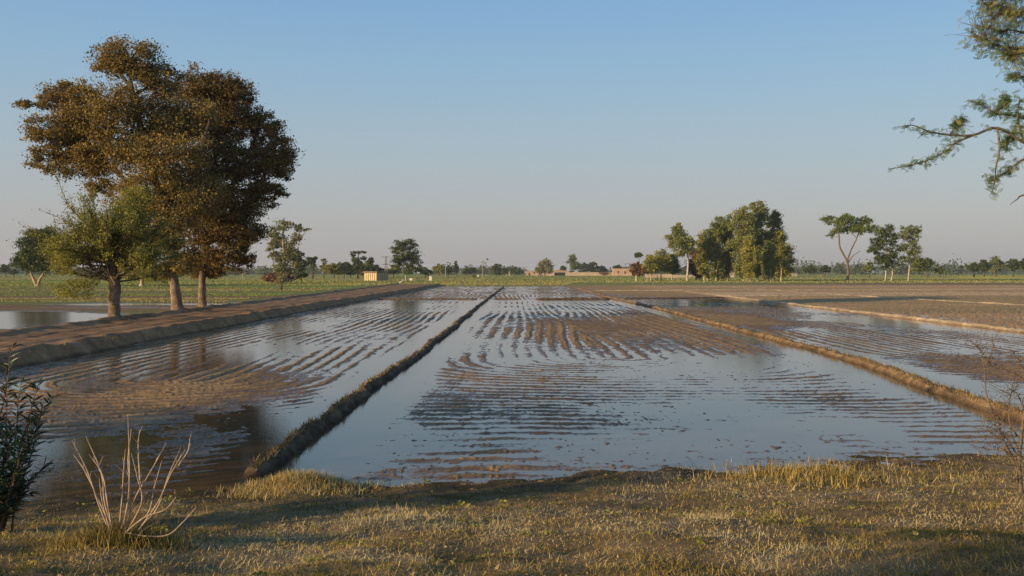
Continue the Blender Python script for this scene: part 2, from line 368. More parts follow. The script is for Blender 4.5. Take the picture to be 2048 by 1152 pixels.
# ------------------------------------------------------------------ bank in the foreground
def bank_z(X, Y):
    e = bank_edge(X)
    t = np.clip((Y - 2.0) / (e - 2.0), 0, None)
    z = 1.22 * (1 - sm(0, 1.0, t) * .55 - .45 * np.clip(t, 0, 1))
    z = z + .22 * (fbm(X * .55, Y * .55, 131, 4) - .5) * sm(0, .3, 1.15 - t) + .05 * (fbm(X * 4, Y * 4, 135, 3) - .5)
    z = z - sm(.98, 1.12, t) * .3
    # mound with bright dry grass beside the foot of the central bund
    z = z + .16 * np.exp(-(((X + 2.75) / .55) ** 2 + ((Y - 12.9) / .5) ** 2))
    return z
by_ = np.concatenate([np.linspace(-12, 3, 26, endpoint=False), np.linspace(3, 19.5, 420)])
bx_ = np.concatenate([np.linspace(-34, -10, 80, endpoint=False), np.linspace(-10, 11, 520, endpoint=False), np.linspace(11, 26, 60)])
BX, BY = np.meshgrid(bx_, by_)
BZ = bank_z(BX, BY)
# cut away what lies past the bank edge
idx = grid_faces(*BX.shape); keep = (BZ.ravel()[idx].max(1) > -.12)
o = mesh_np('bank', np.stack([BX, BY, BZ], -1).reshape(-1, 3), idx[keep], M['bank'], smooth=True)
tag(o, 'sloping grassy earth bank in the foreground', kind='structure')

# ------------------------------------------------------------------ dirt road
def road_l(Y): return -18.9 - .026 * Y + .25 * (fbm(Y * .2, Y * 0, 3, 2) - .5)
def road_r(Y): return -15.1 + .5 * (fbm(Y * .13, Y * 0 + 7, 3, 3) - .5) + .15 * (fbm(Y * 1.1, Y * 0, 5, 2) - .5)
ry = np.sort(H * F / (np.concatenate([np.arange(571.5, 640, .7), np.arange(640, 900, 1.6)]) - HZ))
s = np.linspace(0, 1, 70); prof = []
R = np.zeros((len(ry), 70, 3))
for i, y in enumerate(ry):
    l = float(road_l(np.array(y))); r = float(road_r(np.array(y))); w = r - l
    x = l - 1.1 + s * (w + 2.1)
    top = .40 * sm(l - 1.0, l - .1, x) * (1 - sm(r - .05, r + .5, x))
    ridge = .16 * np.exp(-((x - l - .1) / .38) ** 2) + .09 * np.exp(-((x - r + .25) / .3) ** 2)
    rut = -.05 * np.exp(-((x - l - w * .36) / .25) ** 2) - .05 * np.exp(-((x - l - w * .72) / .25) ** 2)
    yy = np.full_like(x, y)
    nn = .16 * (fbm(x * 1.1, yy * .9, 141, 4) - .5) * (top / .4 + .2) * (.45 + 1.1 * np.exp(-((x - l) / .7) ** 2) + np.exp(-((x - r) / .7) ** 2)) + .09 * (fbm(x * 4, yy * 3, 145, 3) - .5)
    R[i, :, 0] = x; R[i, :, 1] = y; R[i, :, 2] = top + ridge + rut + nn - .03
o = mesh_np('dirt_road', R.reshape(-1, 3), grid_faces(len(ry), 70), M['road'], smooth=True)
tag(o, 'raised brown dirt track between flooded plots', kind='structure')

# ------------------------------------------------------------------ bunds
tufts = []   # positions for weed blades on the bunds
def bund(name, pts, h, w, m, label, grassy=0.0, ys=None, sx=False):
    pts = np.array(pts, float)
    if sx:      # runs along X
        a = pts[:, 0]; b = pts[:, 1]; q = np.arange(a[0], a[-1], .35); c = np.interp(q, a, b)
    else:
        a = pts[:, 1]; b = pts[:, 0]
        q = H * F / (np.arange(H * F / a[0] + HZ, H * F / a[-1] + HZ, -.9) - HZ)
        q = q[(q >= a[0]) & (q <= a[-1])]; c = np.interp(q, a, b)
    c = c + .16 * (fbm(q * .35, q * 0, 151, 3) - .5) * 2
    k = 22; s = np.linspace(-1, 1, k)
    V = np.zeros((len(q), k, 3))
    S = np.repeat(s[None], len(q), 0); Q = np.repeat(q[:, None], k, 1)
    W = w * (1 + .35 * (fbm(q * .6, q * 0 + 2, 155, 3) - .5))[:, None]
    Hh = h * (1 + .5 * (fbm(q * .8, q * 0 + 5, 157, 3) - .5))[:, None]
    tp = np.minimum(sm(q[0], q[0] + .9, q), 1 - sm(q[-1] - .9, q[-1], q))[:, None]
    z = Hh * tp * (1 - np.abs(S) ** 2.2) - .05 - .12 * (1 - tp)
    lat = S * W + c[:, None]
    z = z + (.15 * (fbm(lat * 3.2, Q * 2.2, 161, 3) - .5) + .13 * (fbm(lat * 10, Q * 8, 165, 3) - .5)) * (1 - S ** 4) * min(1, h / .25) * tp
    lat = lat + .10 * (fbm(Q * 3.1, S * 3, 171, 3) - .5)
    V[..., 0] = Q if sx else lat; V[..., 1] = lat if sx else Q; V[..., 2] = z
    f = grid_faces(len(q), k)
    if sx: f = f[:, ::-1]
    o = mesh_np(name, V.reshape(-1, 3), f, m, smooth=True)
    tag(o, label, kind='structure')
    if grassy:
        n = int(grassy * len(q) * 10); ii = RNG.integers(0, len(q), n); jj = np.clip((RNG.normal(9.5, 3.2, n)).astype(int), 1, k - 2)
        tufts.append(V[ii, jj])
    return o
bund('earth_bund', [(-3.62, 13.1), (-3.44, 16.2), (-3.42, 21.1), (-3.3, 29.5), (-3.0, 48.7), (-2.75, 86), (-1.5, 206)], .19, .22, M['bund_wet'], 'long muddy earth bund running up the middle between flooded plots', 1.0)
bund('earth_bund', [(9.9, 15.5), (9.75, 18.7), (10.0, 22.9), (10.7, 29.5), (10.95, 38), (10.9, 45.5), (11.1, 59), (11.3, 82), (10.7, 107), (11.8, 200)], .20, .25, M['bund'], 'golden sunlit earth bund crossing the right side', 1.6)
bund('earth_bund', [(24.6, 30), (24, 46), (24.4, 93), (24.8, 150)], .20, .42, M['bund_dry_sunlit'], 'thin sunlit bund far right', .3)
bund('earth_bund', [(43, 60), (42.6, 84), (39.7, 119), (40, 190)], .20, .45, M['bund_dry_sunlit'], 'pale narrow bund at the far right edge', .3)
bund('earth_bund', [(62, 100), (62, 200)], .2, .5, M['bund_dry_sunlit'], 'farthest pale bund on the right', 0)
bund('earth_bund', [(-14.6, 104.5), (-2.9, 105)], .16, .45, M['bund'], 'low cross bund in the left plot', .4, sx=True)
bund('earth_bund', [(-2.5, 105), (1.6, 105)], .14, .35, M['bund'], 'low brown cross bund in the middle plot', .2, sx=True)
bund('earth_bund', [(2.0, 104), (10.9, 104.5)], .22, .45, M['bund_wet'], 'dark wet cross bund in the middle plot', 0, sx=True)
bund('earth_bund', [(11.3, 106), (24, 110)], .16, .4, M['bund_wet'], 'dark cross bund in the right plot', 0, sx=True)
bund('earth_bund', [(24.5, 118), (60, 121)], .2, .5, M['bund_dry_sunlit'], 'pale cross bund between dry right plots', 0, sx=True)
bund('earth_bund', [(12, 150), (80, 156)], .2, .5, M['bund_dry_sunlit'], 'distant cross bund on the dry right plots', 0, sx=True)

def leaf_cards(P, size, tint, flat=0.0, asp=.55):
    n = len(P)
    a = RNG.normal(0, 1, (n, 3)); a[:, 2] *= (1 - flat); a /= np.linalg.norm(a, axis=1)[:, None]
    b = RNG.normal(0, 1, (n, 3)); b[:, 2] *= (1 - flat); b -= a * (a * b).sum(1)[:, None]; b /= np.linalg.norm(b, axis=1)[:, None]
    s = size * (.6 + .8 * RNG.random(n)); a = a * s[:, None]; b = b * (s * asp)[:, None]
    nrm = np.cross(a, b); nrm /= np.linalg.norm(nrm, axis=1)[:, None] + 1e-9; nrm *= (s * .2)[:, None]
    V = np.stack([P - a, P - b + nrm, P + a, P + b + nrm], 1).reshape(-1, 3)
    k = np.arange(n)[:, None] * 4
    return V, k + np.array([[0, 1, 2, 3]]), np.repeat(tint, 4)

# ------------------------------------------------------------------ grass on the bank
def blades(P, Lmin, Lmax, wid, tint, lean=.9, up=.6):
    n = len(P)
    a = RNG.random(n) * 2 * math.pi; L = Lmin + (Lmax - Lmin) * RNG.random(n) ** 1.6
    d = np.stack([np.cos(a) * lean * RNG.random(n), np.sin(a) * lean * RNG.random(n), up * (.25 + RNG.random(n))], 1); d /= np.linalg.norm(d, axis=1)[:, None]
    b = a + math.pi / 2 + RNG.normal(0, .6, n); w = wid * (.6 + .8 * RNG.random(n))
    sv = np.stack([np.cos(b) * w, np.sin(b) * w, np.zeros(n)], 1)
    mid = P + d * (L * .55)[:, None]; tip = P + d * L[:, None]; tip[:, 2] -= L * .25 * RNG.random(n); tip[:, :2] += d[:, :2] * (L * .2)[:, None]
    V = np.stack([P - sv, P + sv, mid + sv * .7, mid - sv * .7, tip], 1).reshape(-1, 3)
    k = np.arange(n)[:, None] * 5
    return V, k + np.array([[0, 1, 2, 3]]), k + np.array([[3, 2, 4]]), np.repeat(tint, 5)
n = 760000
Yb = 3.8 + 12.6 * RNG.random(n) ** 1.25; Xb = (RNG.random(n) * 2 - 1) * (.60 * Yb + .8)
e = bank_edge(Xb)
dens = fbm(Xb * .9, Yb * .9, 181, 3); ok = (Yb < e + .1) & (RNG.random(n) < sm(.33, .55, dens) * .5 + .55) & (RNG.random(n) < 1.05 - sm(-1.6, 0, Yb - e) * .55)
Xb, Yb, e = Xb[ok], Yb[ok], e[ok]
P = np.stack([Xb, Yb, bank_z(Xb, Yb) - .01], 1)
pt = fbm(Xb * .5, Yb * .5, 191, 4); pt2 = fbm(Xb * 2.2, Yb * 2.2, 195, 3)
tint = np.clip(.56 + .22 * np.exp(-((Xb - 3) / 2.2) ** 2 - ((Yb - 9.5) / 2.5) ** 2) - .2 * (1 - sm(-3.2, 0, Xb)) + (pt - .5) * 2.1 + (pt2 - .5) * 1.5 + RNG.normal(0, .17, len(P)), 0, 1)  # golden sunlit patch at right and shade at left are put into the tint
tall = sm(.5, .75, fbm(Xb * .8, Yb * .8, 197, 3))
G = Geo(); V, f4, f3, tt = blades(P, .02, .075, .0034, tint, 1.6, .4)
# taller tufts
k = RNG.choice(len(P), 22000, replace=False, p=(tall + .06) / (tall + .06).sum())
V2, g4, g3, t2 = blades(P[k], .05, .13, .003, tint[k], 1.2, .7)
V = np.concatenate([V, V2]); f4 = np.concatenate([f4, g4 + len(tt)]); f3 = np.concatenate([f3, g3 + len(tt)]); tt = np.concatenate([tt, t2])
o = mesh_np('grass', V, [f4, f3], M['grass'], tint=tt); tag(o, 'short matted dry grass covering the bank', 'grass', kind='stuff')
# dead leaves, straw and broad weeds lying among the grass
n = 11000; Yl = 4 + 11 * RNG.random(n) ** 1.2; Xl = (RNG.random(n) * 2 - 1) * (.6 * Yl + .6); k = (Yl < bank_edge(Xl) - .1) & (RNG.random(n) < sm(.38, .62, fbm(Xl * .7, Yl * .7, 211, 3)) + .12); Xl, Yl = Xl[k], Yl[k]; n = len(Xl)
V, f, tt = leaf_cards(np.stack([Xl, Yl, bank_z(Xl, Yl) + .008 + .02 * RNG.random(n)], 1), .011, np.clip(RNG.normal(.62, .28, n), 0, 1), 0, .5)
o = mesh_np('leaf_litter', V, f, M['litter'], tint=tt); tag(o, 'dead leaves and scraps scattered over the bank', 'litter', kind='stuff')
n = 2200; cx_ = RNG.uniform(-6, 7, 260); cy_ = RNG.uniform(5, 13.5, 260); q = RNG.integers(0, 260, n); a = RNG.uniform(0, 6.28, n); r = np.abs(RNG.normal(0, .07, n))
Xl = cx_[q] + np.cos(a) * r; Yl = cy_[q] + np.sin(a) * r; k = Yl < bank_edge(Xl); Xl, Yl, r = Xl[k], Yl[k], r[k]; n = len(Xl)
V, f, tt = leaf_cards(np.stack([Xl, Yl, bank_z(Xl, Yl) + .02 + .05 * RNG.random(n) * np.exp(-r / .06)], 1), .022, np.clip(RNG.normal(.4, .2, n), 0, 1), .5, .5)
o = mesh_np('weeds', V, f, M['leaf_olive'], tint=tt); tag(o, 'small broad-leaved weeds dotted over the bank', 'weeds', kind='stuff')
# dry bright grass clump on the mound
n = 5200
r = RNG.normal(0, 1, (n, 2)); Xc = -2.75 + r[:, 0] * .42; Yc = 12.9 + r[:, 1] * .34
V, f4, f3, tt = blades(np.stack([Xc, Yc, bank_z(Xc, Yc)], 1), .05, .17, .004, np.clip(RNG.normal(.75, .25, n), 0, 1), .8, .8)
o = mesh_np('grass_tuft', V, [f4, f3], M['grass'], tint=tt); tag(o, 'bright straw coloured grass tuft on the mound at the near end of the middle bund', 'grass tuft')
# taller green-brown tuft on the bank's crest
n = 2000
r = RNG.normal(0, 1, (n, 2)); Xc = 3.9 + r[:, 0] * .55; Yc = 13.4 + r[:, 1] * .7
V, f4, f3, tt = blades(np.stack([Xc, Yc, bank_z(Xc, Yc)], 1), .06, .22, .005, np.clip(RNG.normal(.5, .22, n), 0, 1), .7, 1)
o = mesh_np('grass_tuft', V, [f4, f3], M['grass'], tint=tt); tag(o, 'tall olive grass tuft standing at the water edge right of the centre', 'grass tuft')
# crops and grass of the far fields: short upright tufts
def field_tufts():
    n = 210000
    py = 549.5 + 56 * RNG.random(n) ** .9; Y = H * F / (py - HZ); X = RNG.uniform(-.66, .66, n) * Y
    lf = X < -27 - .03 * Y + 3; far = Y > 207
    band = fbm(X * .012 + 3, Y * .11, 111, 3)
    drypatch = (X > 10 + .1 * (Y - 200)) & (Y < 262)
    ok = (far & ~(drypatch & (RNG.random(n) < .93))) | (lf & (Y > 93) & (RNG.random(n) < sm(.3, .6, band) + .1) & (fbm(X * .008, Y * .16 + X * .01, 119, 3) < .6))
    X, Y, band = X[ok], Y[ok], band[ok]; n = len(X)
    a = RNG.uniform(0, 3.14, n); w = (.0004 * Y + .04) * RNG.uniform(.5, 1.3, n); hh = np.where(Y > 207, .15, .09) * RNG.uniform(.5, 1.3, n) * (1 + .0006 * Y)
    z0 = np.where(Y > 207, .08, .05)
    t = np.clip(.45 + (fbm(X * .006, Y * .05, 301, 3) - .5) * 2.2 + RNG.normal(0, .14, n), 0, 1)
    c, q = np.cos(a) * w, np.sin(a) * w; j = RNG.normal(0, .3, (n, 2)) * w[:, None]
    V = np.stack([np.stack([X - c * .6, Y - q * .6, z0], 1), np.stack([X + c * .6, Y + q * .6, z0], 1), np.stack([X + c + j[:, 0], Y + q + j[:, 1], z0 + hh], 1), np.stack([X - c + j[:, 0], Y - q, z0 + hh * .9], 1)], 1)
    k = np.arange(n)[:, None] * 4 + np.array([[0, 1, 2, 3]])
    o = mesh_np('crop', V.reshape(-1, 3), k, M['crop'], tint=np.repeat(t, 4)); tag(o, 'young green crop covering the far fields', 'crop', kind='stuff')
M['crop'] = leaf_mat('crop', [(0, (.36, .27, .11)), (.4, (.31, .28, .09)), (.7, (.23, .255, .065)), (1, (.16, .22, .05))], .3, .8)
field_tufts()
# weeds on bunds
for bx0, D0 in ((228, 50.5), (355, 62.0), (405, 68.6)):
    a = RNG.uniform(0, 6.28, 420); r = .3 + np.abs(RNG.normal(0, .45, 420)); tufts.append(np.stack([gx(bx0, D0) + np.cos(a) * r, D0 + np.sin(a) * r, .40 + 0 * a], 1))
yy = RNG.uniform(28, 150, 5200); ww = RNG.random(5200) < .5; xx = np.where(ww, road_l(yy) + RNG.normal(0, .25, 5200), road_r(yy) + RNG.normal(.1, .3, 5200)); kp = fbm(yy * .5, ww * 9., 221, 3) > .48
tufts.append(np.stack([xx, yy, np.full(5200, .38)], 1)[kp])
P = np.concatenate(tufts); P = P[P[:, 2] > .1]; P = P[RNG.random(len(P)) < .8]
dist = P[:, 1]
V, f4, f3, tt = blades(P, .04, .15, .007, np.clip(.55 + RNG.normal(0, .3, len(P)), 0, 1), .9, .8)
o = mesh_np('bund_grass', V, [f4, f3], M['bundgrass'], tint=tt); tag(o, 'dry weeds growing on the earth bunds', 'grass', kind='stuff')

# ------------------------------------------------------------------ trees
def tree(name, label, D, base, trunks, blobs, leaf, nleaf, lm, bark, group=None, cat='tree', base_z=0.1, depth=.85, clump=.24, twigs=0, trunk_r=.25,
         limb_r=.09, shell=.45, flat=.2, tb=.5, k=7, nclump=None, droop=0, crown_name='crown', up=.08, sides=5):
    """base: (px, py-of-base is implied by D) ; trunks: lists of (px,py) ; blobs: (px,py,rx,ry[,dy])"""
    bx = gx(base, D); B = np.array([bx, D, base_z])
    e = empty(name, B, label, cat, group)
    T = Geo(); heads = []; LB = Geo() if leaf < .2 else T
    for tr in trunks:
        r0 = trunk_r
        if isinstance(tr, tuple): r0, tr = tr
        pts = [(gx(p[0], D), D + (p[2] if len(p) > 2 else 0), gz(p[1], D)) for p in tr]
        if tr[0][1] > 541: pts[0] = (pts[0][0], pts[0][1], base_z - .15)
        path = through(pts, 5)
        tpar = np.linspace(0, 1, len(path)); rad = r0 * (1 - .55 * tpar) * (1 + .35 * np.exp(-tpar * 14))
        T.tube(path, rad, 9 if r0 > .12 else 6, rough=.22); heads.append(path)
    allp = np.concatenate([h[len(h) // 3:] for h in heads])
    # blobs
    LP = []; LT = []
    vols = np.array([b[2] * b[3] for b in blobs], float); vols /= vols.sum()
    for b, v in zip(blobs, vols):
        rx = b[2] / F * D; rz = b[3] / F * D; ryy = depth * (rx * .6 + rz * .4)
        dy = b[4] if len(b) > 4 else RNG.normal(0, .30) * rx
        c = np.array([gx(b[0], D), D + dy, gz(b[1], D)])
        # limb from nearest lower trunk point
        cand = allp[allp[:, 2] < c[2] + rz * .3]
        if len(cand) == 0: cand = allp
        dd = np.linalg.norm(cand - c, axis=1) + .35 * np.abs(cand[:, 2] - (c[2] - 1.2 * np.hypot(c[0] - cand[:, 0], 0)))
        s0 = cand[np.argmin(dd)]
        lim = curve(s0, c, 8, .12, .05, up)
        lr = min(limb_r, trunk_r * .5)
        LB.tube(lim, np.linspace(lr, lr * .35, 8), sides, rough=.2)
        nc = max(3, int((nclump or 300) * v))
        u = RNG.normal(0, 1, (nc, 3)); u /= np.linalg.norm(u, axis=1)[:, None]
        rr = (shell + (1 - shell) * RNG.random(nc)) ** .8 * np.where(RNG.random(nc) < .2, RNG.uniform(1.1, 1.35, nc), 1.0)
        cc = c + u * rr[:, None] * np.array([rx, ryy, rz])
        if leaf < .2: cc = cc[vn(cc[:, 0] * .62 + cc[:, 1] * .1, cc[:, 2] * .75, 407) > .05]; nc = len(cc)
        if nc == 0: continue
        nl = int(nleaf * v / nc) + 1
        cr = clump * (rx + rz) * .5
        for q in range(nc):
            m_ = max(2, int(nl * RNG.uniform(.5, 1.5))); sz = cr * RNG.uniform(.6, 1.3)
            pp = cc[q] + RNG.normal(0, 1, (m_, 3)) * sz * np.array([1, 1, .62])
            if droop: pp[:, 2] -= np.abs(RNG.normal(0, droop, m_)) * sz
            LP.append(pp); LT.append(np.clip(tb + RNG.normal(0, .16) + RNG.normal(0, .17, m_), 0, 1))
            if twigs and RNG.random() < twigs:
                st = lim[RNG.integers(4, 8)]
                LB.tube(curve(st, cc[q], 5, .15, .08), np.linspace(lr * .3, lr * .07, 5), 4)
    P = np.concatenate(LP); tn = np.concatenate(LT)
    V, f, tt = leaf_cards(P, leaf, tn, flat)
    T.build('trunk', M[bark], e, smooth=True, origin=B)
    if LB is not T: LB.build('limbs', M['bark_dark'], e, smooth=True, origin=B)
    mesh_np(crown_name, V - B, f, M[lm], e, tint=tt)
    return e

# --- the three big roadside trees
D1, D2, D3 = 50.5, 62.0, 68.6
ZR = .42
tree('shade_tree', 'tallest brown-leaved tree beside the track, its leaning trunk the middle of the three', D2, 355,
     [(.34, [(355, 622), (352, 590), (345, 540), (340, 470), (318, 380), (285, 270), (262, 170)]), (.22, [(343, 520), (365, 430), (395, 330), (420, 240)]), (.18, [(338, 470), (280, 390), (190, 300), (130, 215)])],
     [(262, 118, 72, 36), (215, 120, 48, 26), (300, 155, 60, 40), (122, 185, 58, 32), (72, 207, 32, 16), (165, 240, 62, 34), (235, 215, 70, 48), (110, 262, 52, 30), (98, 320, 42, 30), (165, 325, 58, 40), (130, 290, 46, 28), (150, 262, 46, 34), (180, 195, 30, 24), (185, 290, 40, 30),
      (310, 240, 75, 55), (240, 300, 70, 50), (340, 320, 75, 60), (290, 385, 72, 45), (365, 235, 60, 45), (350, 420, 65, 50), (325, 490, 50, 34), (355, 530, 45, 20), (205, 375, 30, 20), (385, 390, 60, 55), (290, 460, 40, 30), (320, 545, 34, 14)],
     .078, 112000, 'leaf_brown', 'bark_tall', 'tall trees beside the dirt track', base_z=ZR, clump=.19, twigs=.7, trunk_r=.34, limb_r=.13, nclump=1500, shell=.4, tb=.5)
tree('shade_tree', 'tall dark-crowned tree rightmost of the three on the track with a straight trunk', D3, 405,
     [(.27, [(405, 615), (404, 580), (405, 520), (415, 440), (430, 330), (430, 220)]), (.2, [(408, 500), (450, 400), (500, 300), (520, 250)])],
     [(395, 175, 60, 36), (445, 180, 56, 32), (480, 190, 34, 30), (405, 235, 56, 45), (465, 250, 55, 42), (520, 250, 42, 36), (545, 300, 42, 38), (565, 330, 24, 34), (500, 330, 60, 45), (430, 330, 65, 55),
      (535, 385, 42, 28), (470, 410, 58, 45), (420, 450, 62, 50), (480, 470, 40, 36), (450, 520, 46, 30), (400, 530, 46, 28), (500, 445, 30, 40), (485, 510, 28, 24), (380, 500, 40, 30)],
     .082, 92000, 'leaf_dark', 'bark_tall', 'tall trees beside the dirt track', base_z=ZR, clump=.18, twigs=.7, trunk_r=.27, limb_r=.12, nclump=1350, shell=.4, tb=.5)
# --- feathery tree on the nearest trunk: many ascending whippy branches
def broom_tree():
    D = D1; bx = gx(228, D); B = np.array([bx, D, ZR]); e = empty('feathery_tree', B, 'low spreading yellow-green feathery tree on the thick nearest trunk beside the track', 'tree')
    TT = Geo(); T = Geo(); path = through([(gx(x, D), D, gz(y, D)) for x, y in ((228, 646), (229, 600), (230, 570), (228, 535), (232, 510))], 5)
    TT.tube(path, np.interp(np.arange(len(path)), [0, 2, 12, 20], [.42, .29, .26, .22]), 12, rough=.3)
    tips = []
    for i in range(78):
        a = RNG.uniform(-1.25, 1.3); L = RNG.uniform(.55, 1.0)
        reach_x = math.sin(a) * L * (3.9 if a < 0 else 3.1); reach_z = math.cos(a) * L * 3.6 + (-.5 if abs(a) > 1 else 0)
        st = path[RNG.integers(11, 20)]; end = st + np.array([reach_x, RNG.normal(0, 1.4), max(reach_z, -.4)])
        br = curve(st, end, 9, .08, .03, -.06); T.tube(br, np.linspace(.05, .010, 9), 4)
        for j in range(5):
            s0 = br[RNG.integers(3, 8)]; d = (end - st) * RNG.uniform(.18, .4) + RNG.normal(0, .35, 3)
            tw = curve(s0, s0 + d, 5, .1, .05); T.tube(tw, np.linspace(.02, .006, 5), 3); tips.append(tw)
        tips.append(br[3:])
    for (x, y) in ((300, 455), (330, 440), (310, 480), (285, 500)):
        br = curve(path[-1], (gx(x, D), D + RNG.normal(0, .5), gz(y, D)), 8, .08, .03); T.tube(br, np.linspace(.10, .03, 8), 5); tips.append(br[3:])
    LP = []; LT = []
    for t in tips:
        n = 64; q = RNG.random(n) * (len(t) - 1); i = q.astype(int); w = (q - i)[:, None]
        p = t[i] * (1 - w) + t[np.minimum(i + 1, len(t) - 1)] * w + RNG.normal(0, .11, (n, 3)) * np.array([1, 1, .7]); LP.append(p)
        LT.append(np.clip(RNG.normal(.5, .12) + RNG.normal(0, .18, n), 0, 1))
    # low skirts and denser lobes
    for (px, py, rx, ry, cnt) in ((150, 505, 48, 42, 3600), (120, 490, 26, 30, 1600), (200, 470, 50, 42, 4200), (250, 430, 45, 40, 4200), (235, 500, 55, 32, 3600), (290, 510, 40, 28, 2000), (160, 575, 50, 18, 1400), (120, 590, 22, 8, 300), (270, 390, 30, 20, 1600)):
        c = np.array([gx(px, D), D + RNG.normal(0, .5), gz(py, D)])
        nc = cnt // 45; u = RNG.normal(0, 1, (nc, 3)); u /= np.linalg.norm(u, axis=1)[:, None]; u *= (.4 + .6 * RNG.random(nc))[:, None]
        for q in range(nc):
            cc = c + u[q] * np.array([rx / F * D, rx / F * D, ry / F * D]); LP.append(cc + RNG.normal(0, 1, (45, 3)) * np.array([.16, .16, .11])); LT.append(np.clip(RNG.normal(.5, .13) + RNG.normal(0, .17, 45), 0, 1))
            if q % 3 == 0: T.tube(curve(path[-4], cc, 6, .08, .04), np.linspace(.035, .008, 6), 3)
    P = np.concatenate(LP); V, f, tt = leaf_cards(P, .052, np.concatenate(LT), .2, .5)
    TT.build('trunk', M['bark_tall'], e, smooth=True, origin=B); T.build('limbs', M['bark_dark'], e, smooth=True, origin=B); mesh_np('crown', V - B, f, M['leaf_olive'], e, tint=tt)
broom_tree()

# --- middle distance, left
tree('round_tree', 'dark green round tree on a pale forked trunk at the far left', 200, 74,
     [(.35, [(74, 573), (68, 560), (62, 545), (60, 520)]), (.33, [(75, 573), (80, 558), (88, 545), (92, 520)])],
     [(70, 490, 32, 26), (95, 485, 30, 26), (60, 520, 30, 22), (90, 520, 32, 24), (112, 505, 20, 24), (80, 470, 26, 14), (45, 518, 14, 12)],
     (.24), 17000, 'leaf_green', 'bark_pale', nclump=330, trunk_r=.3, limb_r=.2)
tree('small_tree', 'small yellowish tree seen below the big crowns between the first two trunks', 203, 283, [(.45, [(283, 573), (284, 560), (284, 545)])],
     [(283, 545, 30, 16), (262, 550, 18, 10), (305, 548, 20, 12), (285, 530, 22, 10)], .26, 3600, 'leaf_olive', 'bark_white', nclump=90, trunk_r=.45, tb=.65)
tree('ragged_tree', 'ragged open tree with a flat side bough right of the big crowns', 262, 575,
     [(.5, [(577, 568), (572, 545), (568, 510), (566, 470), (567, 450)]), (.2, [(581, 568), (583, 560), (592, 520), (600, 480)]), (.15, [(592, 568), (590, 555), (586, 530)]), (.14, [(547, 563), (547, 530), (546, 500)])],
     [(570, 452, 22, 7), (598, 456, 14, 6), (613, 461, 9, 3.5), (546, 465, 14, 10), (592, 475, 10, 9), (560, 485, 18, 14), (583, 492, 14, 14), (545, 495, 12, 9), (565, 515, 20, 18), (548, 512, 10, 10), (590, 515, 12, 14), (562, 540, 14, 14), (575, 545, 14, 14)],
     .30, 6000, 'leaf_pale', 'bark_pale', nclump=170, trunk_r=.35, limb_r=.16, clump=.34, tb=.35)
tree('small_tree', 'dark little bushy tree at the right foot of the ragged tree', 275, 603, [(.2, [(603, 566), (602, 550), (600, 530)])],
     [(600, 530, 14, 14), (608, 545, 12, 10), (592, 548, 12, 10), (598, 512, 9, 8)], .28, 2200, 'leaf_green', 'bark_dark', nclump=60, trunk_r=.2)
tree('palm_like_tree', 'dark mushroom-shaped tree standing alone right of the ragged tree', 420, 623, [(.45, [(625, 546), (625, 535), (624, 523)])],
     [(622, 521, 10, 5.5), (630, 517, 6, 3), (614, 526, 5, 5), (626, 534, 4, 8)], .45, 1500, 'leaf_green', 'bark_dark', nclump=50, trunk_r=.45)
tree('thin_tree', 'thin grey tree at the left end of the far hedge row', 470, 648, [(.25, [(648, 546), (648, 532), (647, 522)])],
     [(647, 521, 7, 4), (645, 530, 7, 5), (650, 538, 6, 7)], .4, 800, 'leaf_pale', 'bark_dark', nclump=30, trunk_r=.25, tb=.2)
hedge = [(668, 536, 17, 9, 'rounded olive tree at the left of the far hedge row'), (688, 535, 14, 10, 'broad olive tree second in the far hedge row'), (701, 538, 9, 10, 'darker small tree under the flat-topped tree, to its left'),
         (728, 537, 12, 12, 'dark bushy tree right of the flat-topped tree'), (741, 530, 8, 15, 'narrow upright tree above the hut'), (757, 538, 12, 9, 'low round tree directly behind the hut'),
         (787, 538, 14, 8, 'low tree between the pylon and the oval tree'), (851, 541, 9, 5, 'tiny bush right of the oval tree')]
for i, (x, y, rx, ry, lb) in enumerate(hedge):
    tree('hedge_tree', lb, 440 + 9 * i, x, [(.25, [(x, 548), (x, y + ry * .5), (x + 1, y)])], [(x - rx * .5, y + 2, rx * .85, ry * .9), (x + rx * .5, y + 3, rx * .8, ry * .85), (x, y - ry * .3, rx * .8, ry * .75), (x, y + ry * .7, rx * 1.1, ry * .5)],
         .42, 2600, ['leaf_olive', 'leaf_green', 'leaf_green'][i % 3], 'bark_dark', 'trees in the far row behind the hut', nclump=40, trunk_r=.25, tb=.4)
tree('flat_topped_tree', 'flat-topped tree with layered pale boughs rising left above the hut', 430, 716, [(.3, [(716, 547), (715, 530), (717, 512), (716, 504)])],
     [(709, 506, 8, 4), (722, 503, 8, 3), (730, 504, 5, 2), (706, 514, 6, 4), (716, 520, 12, 6), (718, 532, 13, 9), (728, 518, 6, 5)], .4, 1800, 'leaf_green', 'bark_dark', nclump=60, trunk_r=.3, tb=.6)
tree('oval_tree', 'upright ragged oval tree with greyish leaves right of the hut', 340, 812, [(.3, [(812, 562), (812, 545), (811, 520), (812, 495)])],
     [(800, 492, 14, 10), (822, 487, 12, 10), (790, 500, 9, 8), (812, 502, 16, 14), (798, 515, 13, 12), (824, 510, 14, 14), (812, 525, 18, 13), (832, 530, 12, 12), (838, 540, 9, 8), (818, 541, 16, 9), (798, 532, 9, 8)],
     .34, 5200, 'leaf_green', 'bark_white', nclump=150, trunk_r=.3, tb=.6, clump=.28)
